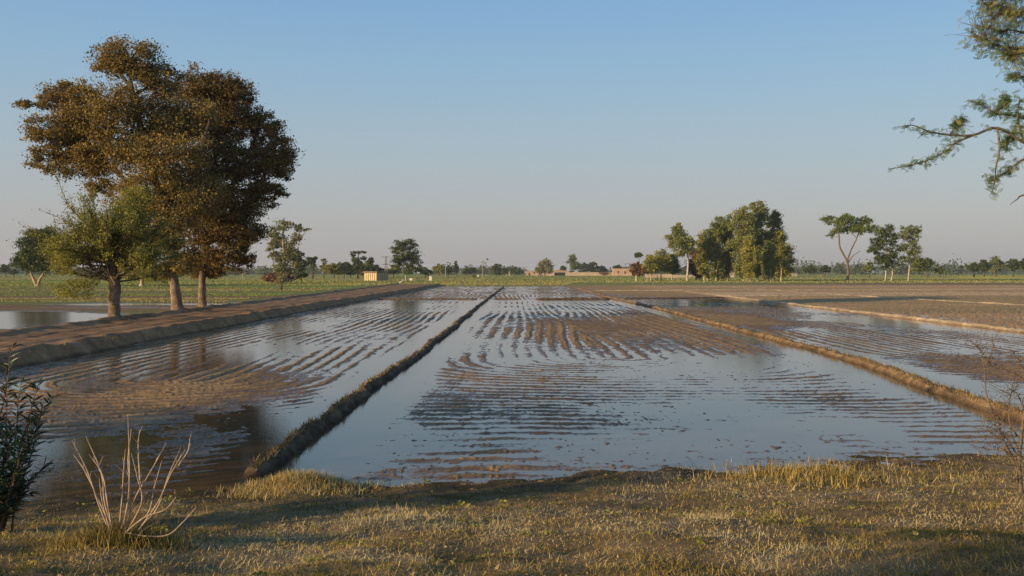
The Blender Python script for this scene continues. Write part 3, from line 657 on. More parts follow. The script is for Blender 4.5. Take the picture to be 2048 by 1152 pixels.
mid = [(878, 538, 13, 9, 'leaf_olive', 'wide olive tree just left of a pole, right of the hut'), (896, 539, 8, 8, 'leaf_green', 'small green tree just right of the leftmost thin pole'),
       (912, 534, 4, 12, 'leaf_green', 'very narrow dark tree left of the centre'), (934, 542, 10, 4, 'leaf_green', 'low bluish bushes left of the central pole'), (945, 540, 7, 5, 'leaf_green', 'small round far tree just left of the central pole'),
       (993, 538, 9, 11, 'leaf_green', 'blocky dark green tree right of the central pole'), (1010, 542, 6, 6, 'leaf_green', 'small dark tree between the blocky and pointed trees'), (1030, 541, 11, 9, 'leaf_green', 'pointed dark bush left of the village wall')]
for i, (x, y, rx, ry, lm, lb) in enumerate(mid):
    tree('far_tree', lb, 620 + 30 * i, x, [(.3, [(x, 549.5), (x, y + ry * .5), (x + .5, y)])], [(x - rx * .35, y + 1.5, rx * .65, ry * .8), (x + rx * .4, y + 2, rx * .6, ry * .75), (x, y - ry * .4, rx * .5, ry * .6)],
         .6, 1300, lm, 'bark_dark', 'scattered trees on the horizon left of the village', nclump=36, trunk_r=.3, tb=.4)
# --- village trees
tree('village_tree', 'round yellow-green tree in front of the village wall', 760, 1090, [(.4, [(1090, 553), (1090, 545), (1090, 535)])],
     [(1090, 533, 14, 12), (1082, 540, 12, 8), (1099, 540, 12, 8), (1090, 524, 9, 7), (1078, 536, 8, 7)], .6, 3200, 'leaf_pale', 'bark_dark', nclump=110, trunk_r=.4, tb=.5)
tree('village_tree', 'tall rounded green tree behind the village wall', 860, 1146, [(.5, [(1146, 548), (1146, 535), (1146, 520)])],
     [(1146, 515, 9, 8), (1143, 524, 8, 8), (1150, 528, 9, 8), (1147, 538, 9, 8)], .7, 1800, 'leaf_bright', 'bark_dark', nclump=60, trunk_r=.5, tb=.3)
for i, (x, y, rx, ry, lb) in enumerate([(1166, 534, 13, 10, 'dark tree just right of the tall rounded village tree'), (1185, 533, 13, 11, 'widest dark tree over the village wall'), (1203, 538, 11, 7, 'low dark tree against the left end of the village house'),
                                       (1127, 535, 6, 4, 'small dark tree above the dark doorway of the village wall'), (1236, 533, 8, 3, 'dark flat tree just over the roof of the village house')]):
    tree('village_tree', lb, 900 + 12 * i, x, [(.4, [(x, 549), (x, y + ry * .5), (x + .5, y)])], [(x - rx * .35, y + 1.5, rx * .65, ry * .8), (x + rx * .4, y + 2, rx * .6, ry * .7), (x, y - ry * .4, rx * .5, ry * .6)],
         .75, 1300, 'leaf_green', 'bark_dark', 'trees of the village', nclump=36, trunk_r=.4, tb=.25)
# --- right grove
tree('village_tree', 'small dark crown on a bare stem behind the reddish bush', 500, 1278, [(.25, [(1278, 549), (1278, 530), (1278, 512)])], [(1278, 509, 7, 4), (1273, 512, 5, 3)], .45, 700, 'leaf_green', 'bark_dark', nclump=20, trunk_r=.25)
tree('reddish_tree', 'reddish brown small tree with a white trunk at the left end of the grove', 322, 1273, [(.42, [(1273, 561), (1273, 552), (1274, 540)])],
     [(1273, 537, 11, 10), (1266, 545, 8, 7), (1282, 542, 10, 9), (1278, 530, 7, 7)], .32, 2000, 'leaf_red', 'bark_white', nclump=60, trunk_r=.42)
lowrow = [(1302, 525, 17, 16, 'leaf_olive', 'low olive tree right next to the reddish one'), (1322, 518, 18, 20, 'leaf_olive', 'wide golden-olive tree third from the left of the grove'), (1344, 524, 16, 18, 'leaf_bright', 'green bushy tree left of the tall slender tree')]
for i, (x, y, rx, ry, lm, lb) in enumerate(lowrow):
    tree('grove_tree', lb, 322 + 6 * i, x, [(.25, [(x, 562), (x, 552), (x + 1, y)]), (.14, [(x - 8, 562), (x - 7, 552), (x - 4, y)])], [(x - rx * .4, y + ry * .4, rx * .7, ry * .7), (x + rx * .4, y + ry * .4, rx * .7, ry * .7), (x, y - ry * .25, rx * .7, ry * .7), (x + 3, y + ry * .9, rx * .8, ry * .5)],
         .30, 3400, lm, 'bark_white', 'trees of the right grove', nclump=100, trunk_r=.25, tb=.6)
tree('tall_slender_tree', 'tall slender pale tree standing forward at the left of the grove', 318, 1374, [(.35, [(1374, 563), (1375, 545), (1376, 520), (1370, 490), (1362, 465)]), (.15, [(1376, 530), (1379, 500), (1380, 480)])],
     [(1358, 462, 13, 13), (1345, 475, 11, 10), (1368, 478, 15, 13), (1352, 490, 15, 12), (1372, 496, 12, 12), (1380, 488, 8, 10), (1362, 505, 10, 8), (1358, 452, 7, 5)],
     .30, 5200, 'leaf_euca', 'bark_white', 'trees of the right grove', nclump=150, trunk_r=.35, tb=.55, clump=.28)
G_ = [  # px, top, base, halfwidth, D, mat, tb, label
 (1392, 490, 563, 13, 335, 'leaf_red', .3, 'brownish tree just right of the tall slender tree'),
 (1408, 462, 563, 14, 330, 'leaf_olive', .45, 'mid-height olive tree with two white stubs of trunk below'),
 (1432, 432, 563, 17, 326, 'leaf_euca', .5, 'ragged-topped tree left of the grove summit'),
 (1455, 428, 563, 18, 332, 'leaf_euca', .55, 'leafy tree directly left of the tallest crown'),
 (1486, 408, 563, 22, 318, 'leaf_euca', .65, 'broad tree on the thickest white double trunk of the grove'),
 (1515, 398, 563, 20, 324, 'leaf_euca', .5, 'tallest tree of the grove, crown highest of all'),
 (1548, 416, 563, 15, 330, 'leaf_euca', .4, 'separate narrow crown right of the grove summit'),
 (1562, 460, 563, 20, 322, 'leaf_olive', .45, 'rounded tree forming the right edge of the grove'),
 (1500, 470, 563, 13, 305, 'leaf_olive', .6, 'shorter olive tree in front of the grove summit'),
 (1535, 480, 563, 11, 312, 'leaf_euca', .5, 'short front tree of the grove with a clean white trunk')]
for i, (x, top, bs, hw, D, lm, tb, lb) in enumerate(G_):
    hw *= 1.2
    bl = []; n = int((bs - 10 - top) / 13)
    for j in range(n):
        f_ = (j + .5) / n; yy = top + 6 + f_ * (bs - 22 - top); ww = hw * (.5 + .62 * math.sin((f_ * .86 + .10) * math.pi))
        bl.append((x + RNG.uniform(-.35, .35) * ww, yy, ww * .72, 11)); bl.append((x + RNG.uniform(-.6, .6) * ww, yy + 6, ww * .55, 9))
    tr = [(.26, [(x, bs), (x + 1, bs - 30), (x - 1, (top + bs) / 2), (x, top + 12)])]
    if i in (1, 4, 9): tr.append((.2, [(x + 7, bs), (x + 6, bs - 30), (x + 9, (top + bs) / 2)]))
    tree('grove_tree', lb, D, x, tr, bl, .30, int(62 * (bs - top) * hw / 20) + 2600, lm, 'bark_white', 'trees of the right grove', nclump=int((bs - top) * 1.3), trunk_r=.38, limb_r=.12, tb=tb, clump=.33, droop=.8, depth=1.0)
# --- right single trees
tree('umbrella_tree', 'flat-topped green tree with forked bare limbs, left of the right-hand pair', 325, 1695,
     [(.42, [(1695, 562), (1696, 540), (1693, 520), (1680, 495), (1678, 470), (1674, 455)]), (.3, [(1694, 523), (1702, 500), (1712, 480), (1718, 462)]), (.2, [(1697, 525), (1706, 512), (1720, 502)])],
     [(1660, 440, 16, 10), (1682, 444, 20, 13), (1675, 458, 18, 10), (1708, 446, 17, 11), (1728, 446, 18, 12), (1742, 458, 16, 9), (1720, 460, 18, 9), (1698, 458, 10, 8), (1664, 470, 10, 7), (1690, 436, 18, 9), (1735, 440, 16, 8), (1712, 458, 16, 10)],
     .24, 9500, 'leaf_bright', 'bark_twig', clump=.2, shell=.2, nclump=300, trunk_r=.36, limb_r=.12, tb=.5)
tree('dark_tree', 'dark leafy tree on two pale stems in the middle of the right-hand three', 322, 1776, [(.25, [(1770, 562), (1772, 545), (1772, 510), (1774, 470)]), (.25, [(1782, 562), (1785, 545), (1780, 510)])],
     [(1776, 462, 13, 13), (1765, 470, 13, 12), (1788, 478, 10, 12), (1752, 482, 12, 10), (1770, 490, 18, 14), (1750, 500, 13, 12), (1775, 510, 18, 14), (1765, 525, 16, 12), (1782, 530, 14, 10), (1758, 515, 10, 8), (1790, 510, 8, 10)],
     .30, 6500, 'leaf_green', 'bark_white', nclump=190, trunk_r=.25, tb=.45)
tree('slim_tree', 'thinner brownish-green tree on one pale stem, rightmost of the right-hand three', 322, 1817, [(.25, [(1816, 563), (1818, 545), (1820, 510), (1820, 470)])],
     [(1820, 458, 15, 9), (1835, 458, 8, 9), (1810, 470, 12, 10), (1828, 475, 12, 11), (1820, 490, 14, 12), (1806, 495, 12, 9), (1832, 500, 10, 10), (1822, 512, 15, 11), (1830, 525, 14, 12), (1838, 535, 12, 9), (1808, 520, 10, 8)],
     .28, 5200, 'leaf_euca', 'bark_white', nclump=170, trunk_r=.25, tb=.3, clump=.3)
for i, (x, y, rx, ry, lb) in enumerate([(1855, 530, 16, 14, 'dark round bush-like tree right of the right-hand three'), (1738, 534, 9, 9, 'small dark tree in the gap right of the flat-topped tree'), (1620, 538, 14, 6, 'low tree in the far row just right of the grove'),
      (1650, 537, 10, 7, 'second low tree in the far row right of the grove'), (1880, 540, 10, 5, 'low bluish far tree beside the round bush-like tree'), (1948, 534, 12, 9, 'far olive tree with a small topknot near the right side'),
      (1968, 531, 12, 11, 'large rounded far tree in the right row'), (1992, 528, 16, 15, 'tallest rounded tree of the far right row'), (2026, 530, 11, 14, 'second far tree in from the right frame edge'), (2050, 529, 12, 13, 'far tree cut by the right frame edge')]):
    D = 560 + 20 * (i % 4)
    tree('far_tree', lb, D, x, [(.4, [(x, 549.5), (x, y + ry * .5), (x + .5, y)])], [(x - rx * .35, y + 1.5, rx * .65, ry * .8), (x + rx * .4, y + 2, rx * .6, ry * .7), (x, y - ry * .4, rx * .5, ry * .6)],
         .6, 1900, ['leaf_green', 'leaf_euca', 'leaf_green'][i % 3], 'bark_dark', 'trees along the far edge of the right fields', nclump=50, trunk_r=.3, tb=.4)
for i, (x, y, rx, ry, lb) in enumerate([(12, 536, 9, 9, 'small far tree at the left frame edge'), (28, 543, 8, 4, 'low far bush next to the small tree at the left edge')]):
    tree('far_tree', lb, 560, x, [(.3, [(x, 549), (x, y + ry * .5), (x + .5, y)])], [(x - rx * .3, y + 1.5, rx * .65, ry * .8), (x + rx * .3, y + 2, rx * .6, ry * .7), (x, y - ry * .4, rx * .5, ry * .6)],
         .6, 900, 'leaf_green', 'bark_dark', nclump=30, trunk_r=.3, tb=.3)
# --- horizon wood, one mass
LP = []; LT = []
for i in range(2000):
    x = RNG.uniform(-1900, 1900); Y = RNG.uniform(1100, 2300)
    dn = fbm(np.array(x * .004), np.array(0.), 201, 4)
    if dn < .38 and abs(x) < 900: continue
    r = RNG.uniform(5, 12); hgt = RNG.uniform(5, 11) * (.5 + dn) * (1.6 if x > 350 else 1.1); n = 80
    p = RNG.normal(0, 1, (n, 3)) * np.array([r * .5, r * .5, hgt * .3]) + np.array([x, Y, hgt * .55]); p[:, 2] = np.abs(p[:, 2]); LP.append(p); LT.append(np.clip(RNG.normal(.4, .15) + RNG.normal(0, .1, n), 0, 1))
V, f, tt = leaf_cards(np.concatenate(LP), 1.5, np.concatenate(LT), .2, .8)
o = mesh_np('horizon_wood', V, f, M['leaf_green'], tint=tt); tag(o, 'hazy line of far-off trees along the horizon', 'wood', kind='stuff')

# ------------------------------------------------------------------ small buildings
def house(name, label, px0, px1, top, bs, D, wm, openings=(), cat='house', rot=0, deep=5, roof=True, group=None, rail=False):
    x0, x1 = gx(px0, D), gx(px1, D); hgt = (bs - top) / F * D; zb = .05
    cx = (x0 + x1) / 2; w = x1 - x0; e = empty(name, (cx, D, zb), label, cat, group); e.rotation_euler = (0, 0, rot)
    # wall ring with real openings in the front
    g = Geo(); t = .35; d = deep
    xs = [-w / 2]; 
    ops = sorted(openings)
    for (a, b, z0, z1) in ops:      # fractions
        xa, xb = -w / 2 + a * w, -w / 2 + b * w
        g.box(xs[-1], xa, 0, t, 0, hgt)
        if z0 > 0: g.box(xa, xb, 0, t, 0, z0 * hgt)
        if z1 < 1: g.box(xa, xb, 0, t, z1 * hgt, hgt)
        xs.append(xb)
    g.box(xs[-1], w / 2, 0, t, 0, hgt)
    g.box(-w / 2, -w / 2 + t, t + .003, d, 0, hgt); g.box(w / 2 - t, w / 2, t + .003, d, 0, hgt); g.box(-w / 2 + t + .003, w / 2 - t - .003, d - t, d, 0, hgt)
    g.build('wall', wm, e)
    if roof:
        r = Geo(); r.box(-w / 2 - .3, w / 2 + .3, -.3, d + .3, hgt + .003, hgt + .3); r.build('roof', M['roof'], e)
    for (a, b, z0, z1) in ops:
        q = Geo(); xa, xb = -w / 2 + a * w, -w / 2 + b * w; q.box(xa + .004, xb - .004, t * .5, t * .5 + .06, z0 * hgt + .004, z1 * hgt - .004)
        q.build('door' if z0 == 0 else 'window', M['dark'], e)
    return e
# straw hut with slatted sides
D = 329; e = empty('straw_hut', (gx(752, D), D, .08), 'small pale straw hut standing alone on the green field left of centre', 'hut'); e.rotation_euler = (0, 0, math.radians(-33))
g = Geo(); a = 2.7
for sx in (-1, 1):
    g.box(-a, a, sx * a - .08, sx * a + .08, 0, 2.55); g.box(sx * a - .08, sx * a + .08, -a + .083, a - .083, 0, 2.55)
g.build('wall', M['straw'], e)
g = Geo()
for sx in (-1, 1):
    for i in range(7): x = -a + i * 2 * a / 6; g.box(x - .06, x + .06, sx * (a + .12) - .04, sx * (a + .12) + .04, 0, 2.7); g.box(sx * (a + .12) - .04, sx * (a + .12) + .04, x - .06, x + .06, 0, 2.7)
g.build('post_frame', M['bark_twig'], e)
g = Geo(); g.box(-a - .35, a + .35, -a - .35, a + .35, 2.72, 2.92); g.box(-a - .1, a + .1, -a - .1, a + .1, 2.923, 3.05); g.build('roof', M['roof'], e)
VG = 'low houses and walls of the far village'
house('village_house', 'low pinkish mud house left of the yellow-green tree', 1052, 1078, 542.5, 551, 900, M['brick_wall'], [(.2, .32, .0, .7), (.6, .7, .4, .8)], group=VG)
house('village_house', 'small flat-roofed house half hidden by the yellow-green tree', 1066, 1100, 542, 550, 960, M['mud_wall'], [(.7, .8, 0, .7)], group=VG)
house('village_shed', 'open shed with a wide dark front between the village walls', 1106, 1135, 542.5, 551.5, 850, M['mud_wall'], [(.1, .85, 0, .75)], 'shed', group=VG)
house('boundary_wall', 'long sunlit mud wall below the dark village trees', 1135, 1226, 544.5, 551.5, 830, M['mud_wall'], [], 'wall', roof=False, deep=1.2, group=VG)
house('boundary_wall', 'low pale wall below the yellow-green tree', 1078, 1108, 546.5, 551.5, 840, M['mud_wall'], [], 'wall', roof=False, deep=1.2, group=VG)
house('village_house', 'tallest village house with two small dark windows', 1226, 1264, 536, 550.5, 820, M['brick_wall'], [(.25, .32, .35, .7), (.6, .68, .3, .65)], group=VG)
house('village_house', 'tiny upper room house behind the long mud wall', 1112, 1132, 538, 548, 1000, M['brick_wall'], [(.4, .55, .3, .7)], group=VG)
house('field_hut', 'tiny white hut between the dark bushes left of the village', 1012, 1020, 541, 550, 800, M['white_wall'], [(.3, .6, 0, .6)], 'hut')
house('boundary_wall', 'pale low wall behind the olive trees at the left of the grove', 1290, 1345, 545.5, 553, 520, M['white_wall'], [], 'wall', roof=False, deep=.8)
house('boundary_wall', 'pale low wall behind the middle trunks of the grove', 1345, 1412, 548, 553.5, 530, M['white_wall'], [], 'wall', roof=False, deep=.8)
house('farm_house', 'whitish farmhouse seen between the grove trunks', 1420, 1470, 542, 552.5, 540, M['white_wall'], [(.3, .4, 0, .7), (.7, .76, .4, .8)])
house('farm_house', 'low pale house under the summit of the grove', 1484, 1508, 543, 552, 560, M['white_wall'], [(.4, .55, 0, .7)])
house('field_hut', 'small white shed just right of the grove', 1576, 1594, 541, 547, 700, M['white_wall'], [(.2, .4, 0, .7)], 'hut')

# ------------------------------------------------------------------ poles, markers
def pole(px, top, bs, D, label, arms=1, m='concrete', name='utility_pole', w=.3):
    x = gx(px, D); hgt = (bs - top) / F * D; e = empty(name, (x, D, .05), label, 'pole', 'power poles across the plain')
    g = Geo(); g.tube([(0, 0, -.3), (0, 0, hgt * .5), (0, 0, hgt)], [w * .6, w * .5, w * .4], 8); g.build('pole', M[m], e)
    for i in range(arms):
        z = hgt - .5 - i * 1.6; g = Geo(); g.box(-1.3, 1.3, -.09, .09, z, z + .18); c = g.build('crossarm', M['metal'], e)
        for q in (-1.15, 0, 1.15): g = Geo(); g.tube([(q, 0, z + .18), (q, 0, z + .42), (q, 0, z + .5)], [.08, .12, .05], 6); g.build('insulator', M['white_paint'], c)
pole(891, 526, 550, 600, 'thin pole against the wide olive tree right of the hut')
pole(965, 518, 549, 640, 'tallest lone pole with a crossarm near the picture centre')
pole(1053, 535, 549, 900, 'short pole at the left end of the village', 1)
pole(1133, 520, 550, 850, 'pole standing just left of the tall rounded village tree')
pole(1245, 520, 549, 900, 'pole rising above the tallest village house')
pole(485, 540, 552, 450, 'short pole seen under the right edge of the big crown')
# latticed double-pole transformer stand
D = 450; x = gx(772, D); e = empty('pylon', (x, D, .05), 'small power pylon with two rows of crossarms between the hut and the oval tree', 'pylon')
g = Geo()
for s_ in (-1, 1):
    for q in (-1, 1): g.tube([(s_ * .8, q * .8, 0), (s_ * .45, q * .45, 5), (s_ * .2, q * .2, 10)], .09, 5)
for i in range(7):
    z = .6 + i * 1.35; w0 = .8 - .06 * z; w1 = .8 - .06 * (z + 1.35)
    g.tube([(-w0, -w0, z), (w1, -w1, z + 1.35)], .05, 4); g.tube([(w0, -w0, z), (-w1, -w1, z + 1.35)], .05, 4); g.tube([(-w0, w0, z), (w1, w1, z + 1.35)], .05, 4); g.tube([(w0, -w0, z), (w1, w1, z + 1.35)], .05, 4)
g.build('lattice_mast', M['metal'], e)
for z, w in ((9.6, 2.2), (6.2, 2.0)):
    g = Geo(); g.box(-w, w, -.12, .12, z, z + .25); c = g.build('crossarm', M['metal'], e)
    for q in (-.9, -.3, .3, .9): g = Geo(); g.tube([(q * w, 0, z + .25), (q * w, 0, z + .6), (q * w, 0, z + .75)], [.1, .16, .06], 6); g.build('insulator', M['concrete'], c)
def marker(px, py, D, w, h, label):
    x = gx(px, D); e = empty('marker_stone', (x, D, gz(py, D)), label, 'marker'); g = Geo()
    g.box(-w / 2, w / 2, -w / 2, w / 2, -.2, h); g.box(-w * .42, w * .42, -w * .42, w * .42, h + .002, h + .12); g.build('stone', M['white_paint'], e)
    g = Geo(); g.box(-w * .8, w * .8, -w * .8, w * .8, -.2, .12); g.build('plinth', M['concrete'], e)
marker(861, 561, 320, .8, 1.25, 'white marker stone at the far end of the dirt track')
marker(822, 562, 330, .9, .8, 'small white block at the foot of the oval tree')
marker(956, 553.5, 620, .8, 1.0, 'tiny pale stone on the field below the central pole')
# white birds
def egret(px, py, D, label, s=1.0, rot=0):
    e = empty('white_egret', (gx(px, D), D, gz(py, D)), label, 'bird'); e.rotation_euler = (0, 0, rot); g = Geo()
    g.tube(np.array([(-.30, 0, .42), (-.18, 0, .46), (-.02, 0, .5), (.12, 0, .55), (.2, 0, .66), (.17, 0, .78), (.2, 0, .86), (.27, 0, .87), (.31, 0, .865)]) * s, np.array([.015, .06, .1, .075, .035, .025, .03, .03, .012]) * s, 8); g.build('body', M['feather'], e, smooth=True)
    g = Geo(); g.tube(np.array([(.3, 0, .865), (.36, 0, .855), (.41, 0, .85)]) * s, np.array([.012, .008, .002]) * s, 5); g.build('beak', M['beak'], e)
    for q in (-.03, .03):
        g = Geo(); g.tube(np.array([(.0, q, .44), (.03, q, .22), (.0, q, 0)]) * s, .008 * s, 5); g.build('leg', M['dark'], e)
egret(802, 571, 183, 'white egret standing on the track near its far end', 1.3, .4)
# dark shrub low in the field
def shrub(px, D, r, h, lm, label, n=700, name='shrub'):
    x = gx(px, D); e = empty(name, (x, D, .1), label, 'shrub'); T = Geo(); P = []
    for i in range(14):
        a = RNG.uniform(0, 6.28); tip = np.array([math.cos(a) * r * RNG.uniform(.3, 1), math.sin(a) * r * RNG.uniform(.3, 1), h * RNG.uniform(.5, 1)]); T.tube(curve((0, 0, -.1), tip, 5, .1, .05), np.linspace(.05, .015, 5), 4)
        P.append(tip + RNG.normal(0, 1, (n // 14, 3)) * np.array([r * .25, r * .25, h * .18]))
    P = np.concatenate(P); P[:, 2] = np.abs(P[:, 2]); V, f, tt = leaf_cards(P, r * .12, np.clip(RNG.normal(.5, .2, len(P)), 0, 1), .2)
    T.build('stem', M['bark_twig'], e); mesh_np('foliage', V, f, M[lm], e, tint=tt)
shrub(948, 500, .9, 1.3, 'leaf_dark', 'tiny dark shrub on the green field below the central pole')
shrub(555, 240, 3.2, 1.9, 'leaf_red', 'reddish brown low shrub at the foot of the ragged tree', 1500)
shrub(563, 150, .9, 2.0, 'leaf_pale', 'wispy yellow shrub on the left field short of the ragged tree', 500)
shrub(1208, 800, 4, 2.5, 'leaf_red', 'brown brushwood heap before the long village wall', 500)

# ------------------------------------------------------------------ foreground plants
def bare_plant():
    D = 8.3; b = np.array([gx(238, D), D, float(bank_z(np.array(gx(238, D)), np.array(D))) - .03]); e = empty('stalk_plant', b, 'leafless plant of pale upright stalks on the grass at lower left', 'plant')
    off = b[2] - gz(1040, D)
    def W(x, y, dy=0): return np.array([gx(x, D), D + dy, gz(y, D) + off * .4])
    S = [[(205, 1010), (160, 930), (128, 895)], [(205, 1000), (180, 920), (150, 855)], [(205, 995), (190, 930), (152, 858)], [(215, 1000), (200, 930), (170, 890)], [(237, 985), (234, 930), (231, 885)], [(255, 980), (250, 900), (253, 840)], [(258, 975), (262, 900), (260, 803)], [(275, 950), (265, 880), (262, 845)],
         [(285, 985), (280, 930), (270, 880)], [(262, 985), (290, 930), (320, 870)], [(290, 1010), (300, 960), (312, 905)], [(312, 1000), (340, 930), (368, 868)], [(318, 985), (352, 920), (386, 868)], [(352, 912), (366, 885), (365, 860)], [(218, 1000), (217, 960), (219, 915)]]
    g = Geo()
    for s in S:
        dy = RNG.uniform(-.25, .25); pts = [b + RNG.normal(0, .03, 3) * np.array([1, 1, 0])] + [W(x, y, dy * (i + 1) / 3) for i, (x, y) in enumerate(s)]
        if s[0][1] < 960: pts = pts[1:]
        p = through(pts, 5); g.tube(p, np.interp(np.linspace(0, 1, len(p)), [0, .7, 1], [.008, .006, .0022]) * (1 + .15 * np.sin(np.arange(len(p)) * 2.1)), 6)
        for q in range(2):
            j = RNG.integers(len(p) // 2, len(p) - 1); g.tube(curve(p[j], p[j] + np.array([RNG.normal(0, .03), RNG.normal(0, .03), RNG.uniform(.03, .09)]), 4, .1, .05), [.0035, .003, .002, .001], 4)
    g.build('stalk', M['stem_pale'], e, smooth=True, origin=b)
    g = Geo()
    for s in ([(262, 1035), (300, 1005), (340, 990), (362, 965)], [(262, 1035), (300, 1042), (345, 1040), (375, 1015), (402, 985)], [(245, 1050), (238, 1065), (234, 1080)]):
        p = through([W(x, y, -.12) for x, y in s], 6); p[:, 2] = np.maximum(p[:, 2], bank_z(p[:, 0], p[:, 1]) + .01); g.tube(p, np.linspace(.008, .0035, len(p)), 6)
    g.build('drooping_stalk', M['stem_pale'], e, smooth=True, origin=b)
    g = Geo()
    for i in range(120):
        a = RNG.uniform(0, 6.28); r = RNG.uniform(.05, .48); tip = b + np.array([math.cos(a) * r, math.sin(a) * r * .8, RNG.uniform(.06, .26)]); g.tube(curve(b + RNG.normal(0, .06, 3) * np.array([1, 1, 0]), tip, 5, .12, .05), np.linspace(.004, .0015, 5), 4)
    g.build('twig', M['bark_twig'], e, origin=b)
    n = 2600; a = RNG.uniform(0, 6.28, n); r = np.abs(RNG.normal(0, .28, n)); P = np.stack([b[0] + np.cos(a) * r, b[1] + np.sin(a) * r * .8, np.zeros(n)], 1); P[:, 2] = bank_z(P[:, 0], P[:, 1])
    V, f4, f3, tt = blades(P, .08, .26, .0035, np.clip(RNG.normal(.3, .2, n), 0, 1), .7, 1.0)
    mesh_np('basal_grass', V - b, [f4, f3], M['grass'], e, tint=tt)
bare_plant()

def lance_leaf(g, p, d, L, w, t):
    d = d / np.linalg.norm(d); s = np.cross(d, RNG.normal(0, 1, 3)); s /= np.linalg.norm(s); n_ = np.cross(s, d)
    q = [p, p + d * L * .35 + s * w, p + d * L * .7 + s * w * .7 - np.array([0, 0, L * .04]), p + d * L - np.array([0, 0, L * .14]), p + d * L * .7 - s * w * .7 - np.array([0, 0, L * .04]), p + d * L * .35 - s * w]
    m1 = p + d * L * .35 - n_ * w * .35; m2 = p + d * L * .7 - n_ * w * .25 - np.array([0, 0, L * .04])
    g.add(q + [m1, m2], [(1, 2, 7, 6), (6, 7, 4, 5)], t); g.add([q[0], q[1], m1, q[5], q[2], q[3], m2 * 1, q[4]], [(0, 1, 2), (0, 2, 3), (4, 5, 6), (6, 5, 7)], t)
def oleander(label, bx, D, tips, seedn, leaf_L=.15):
    b = np.array([bx, D, float(bank_z(np.array(bx), np.array(D))) - .03]); e = empty('oleander_bush', b, label, 'bush'); T = Geo(); L = Geo()
    for (tx, ty, tz) in tips:
        tip = np.array([tx, ty, tz]); br = curve(b + RNG.normal(0, .08, 3) * np.array([1, 1, 0]), tip, 12, .06, .015, -.02); T.tube(br, np.linspace(.013, .004, 12), 5)
        seg = br[-1] - br[-3]; seg /= np.linalg.norm(seg)
        for j in range(seedn):
            q = RNG.uniform(.30, 1) * 11; i = min(int(q), 10); p = br[i] + (br[i + 1] - br[i]) * (q - i); a = RNG.uniform(0, 6.28)
            d = np.array([math.cos(a), math.sin(a), RNG.uniform(.0, .9)]) + seg * .5
            d[2] -= RNG.uniform(0, .5); lance_leaf(L, p, d, leaf_L * RNG.uniform(.5, 1.15), .009 * RNG.uniform(.8, 1.2), np.clip(RNG.normal(.4, .2), 0, 1))
    T.build('stem', M['stem_red'], e, origin=b); L.build('foliage', M['leaf_oleander'], e, origin=b)
tips = []
D = 9.3
for i in range(44): xx = RNG.uniform(-240, 66); tips.append((gx(xx, D), D + RNG.uniform(-.8, .8), gz(RNG.uniform(690 + max(0, xx) * 1.2, 1000), D)))
for (x, y) in ((10, 705), (35, 735), (60, 770), (20, 760), (75, 830), (78, 880), (60, 900), (86, 930), (70, 980), (40, 960), (50, 850), (15, 850), (68, 810), (30, 900), (10, 990), (55, 1000)): tips.append((gx(x, D), D + RNG.uniform(-.35, .35), gz(y, D)))
oleander('dark oleander bush with narrow pointed leaves at the lower left edge', gx(-30, D), D, tips, 74)

def dry_sapling():
    D = 11.2; bx = gx(2046, D); b = np.array([bx, D, float(bank_z(np.array(bx), np.array(D))) - .05]); e = empty('dry_sapling', b, 'bare dry sapling with thin crooked twigs at the right edge', 'sapling'); g = Geo()
    W = lambda x, y, dy=0: np.array([gx(x, D), D + dy, gz(y, D)])
    st = [W(2043, 975), W(2038, 930), W(2042, 880), W(2052, 800), W(2060, 730)]; st[0][2] = b[2]
    g.tube(through(st, 5), np.linspace(.028, .012, 21), 8, rough=.3); g.build('trunk', M['bark_twig'], e, smooth=True, origin=b)
    g = Geo(); seeds = [[(2038, 930), (2005, 880), (1998, 840), (1980, 790), (1972, 730), (1965, 700), (1942, 678)], [(2038, 910), (2012, 870), (1995, 850)], [(1972, 730), (1985, 700), (1992, 680)], [(2040, 900), (2020, 860), (2010, 810), (2018, 770)], [(2042, 880), (2015, 840), (1988, 845), (1975, 850)],
        [(2050, 830), (2030, 790), (2010, 780)], [(2056, 770), (2035, 745), (2005, 735), (1990, 725)], [(2056, 770), (2040, 730), (2030, 715)], [(2038, 940), (2010, 900), (1990, 905), (1960, 900)], [(2042, 950), (2020, 915), (2000, 890)], [(2038, 930), (2025, 960), (2010, 950)], [(2005, 880), (1985, 870), (1968, 850)]]
    nodes = []
    for s in seeds:
        dy0 = RNG.uniform(-.15, .15); p = through([W(x, y, dy0 * i * .4) + RNG.normal(0, .01, 3) for i, (x, y) in enumerate(s)], 4); g.tube(p, np.linspace(.011, .003, len(p)), 5); nodes += list(p[2:])
    for i in range(330):
        p = nodes[RNG.integers(len(nodes))]; q = p + RNG.normal(0, 1, 3) * np.array([.13, .1, .12]) + np.array([-.02, 0, .03]); g.tube(curve(p, q, 4, .15, .1), np.linspace(.0035, .0012, 4), 4)
    g.build('branches', M['bark_twig'], e, origin=b)
    n = 500; V, f, tt = leaf_cards(np.array(nodes)[RNG.integers(0, len(nodes), n)] + RNG.normal(0, .07, (n, 3)), .012, np.clip(RNG.normal(.4, .2, n), 0, 1), .2)
    mesh_np('withered_leaves', V - b, f, M['leaf_red'], e, tint=tt)
dry_sapling()

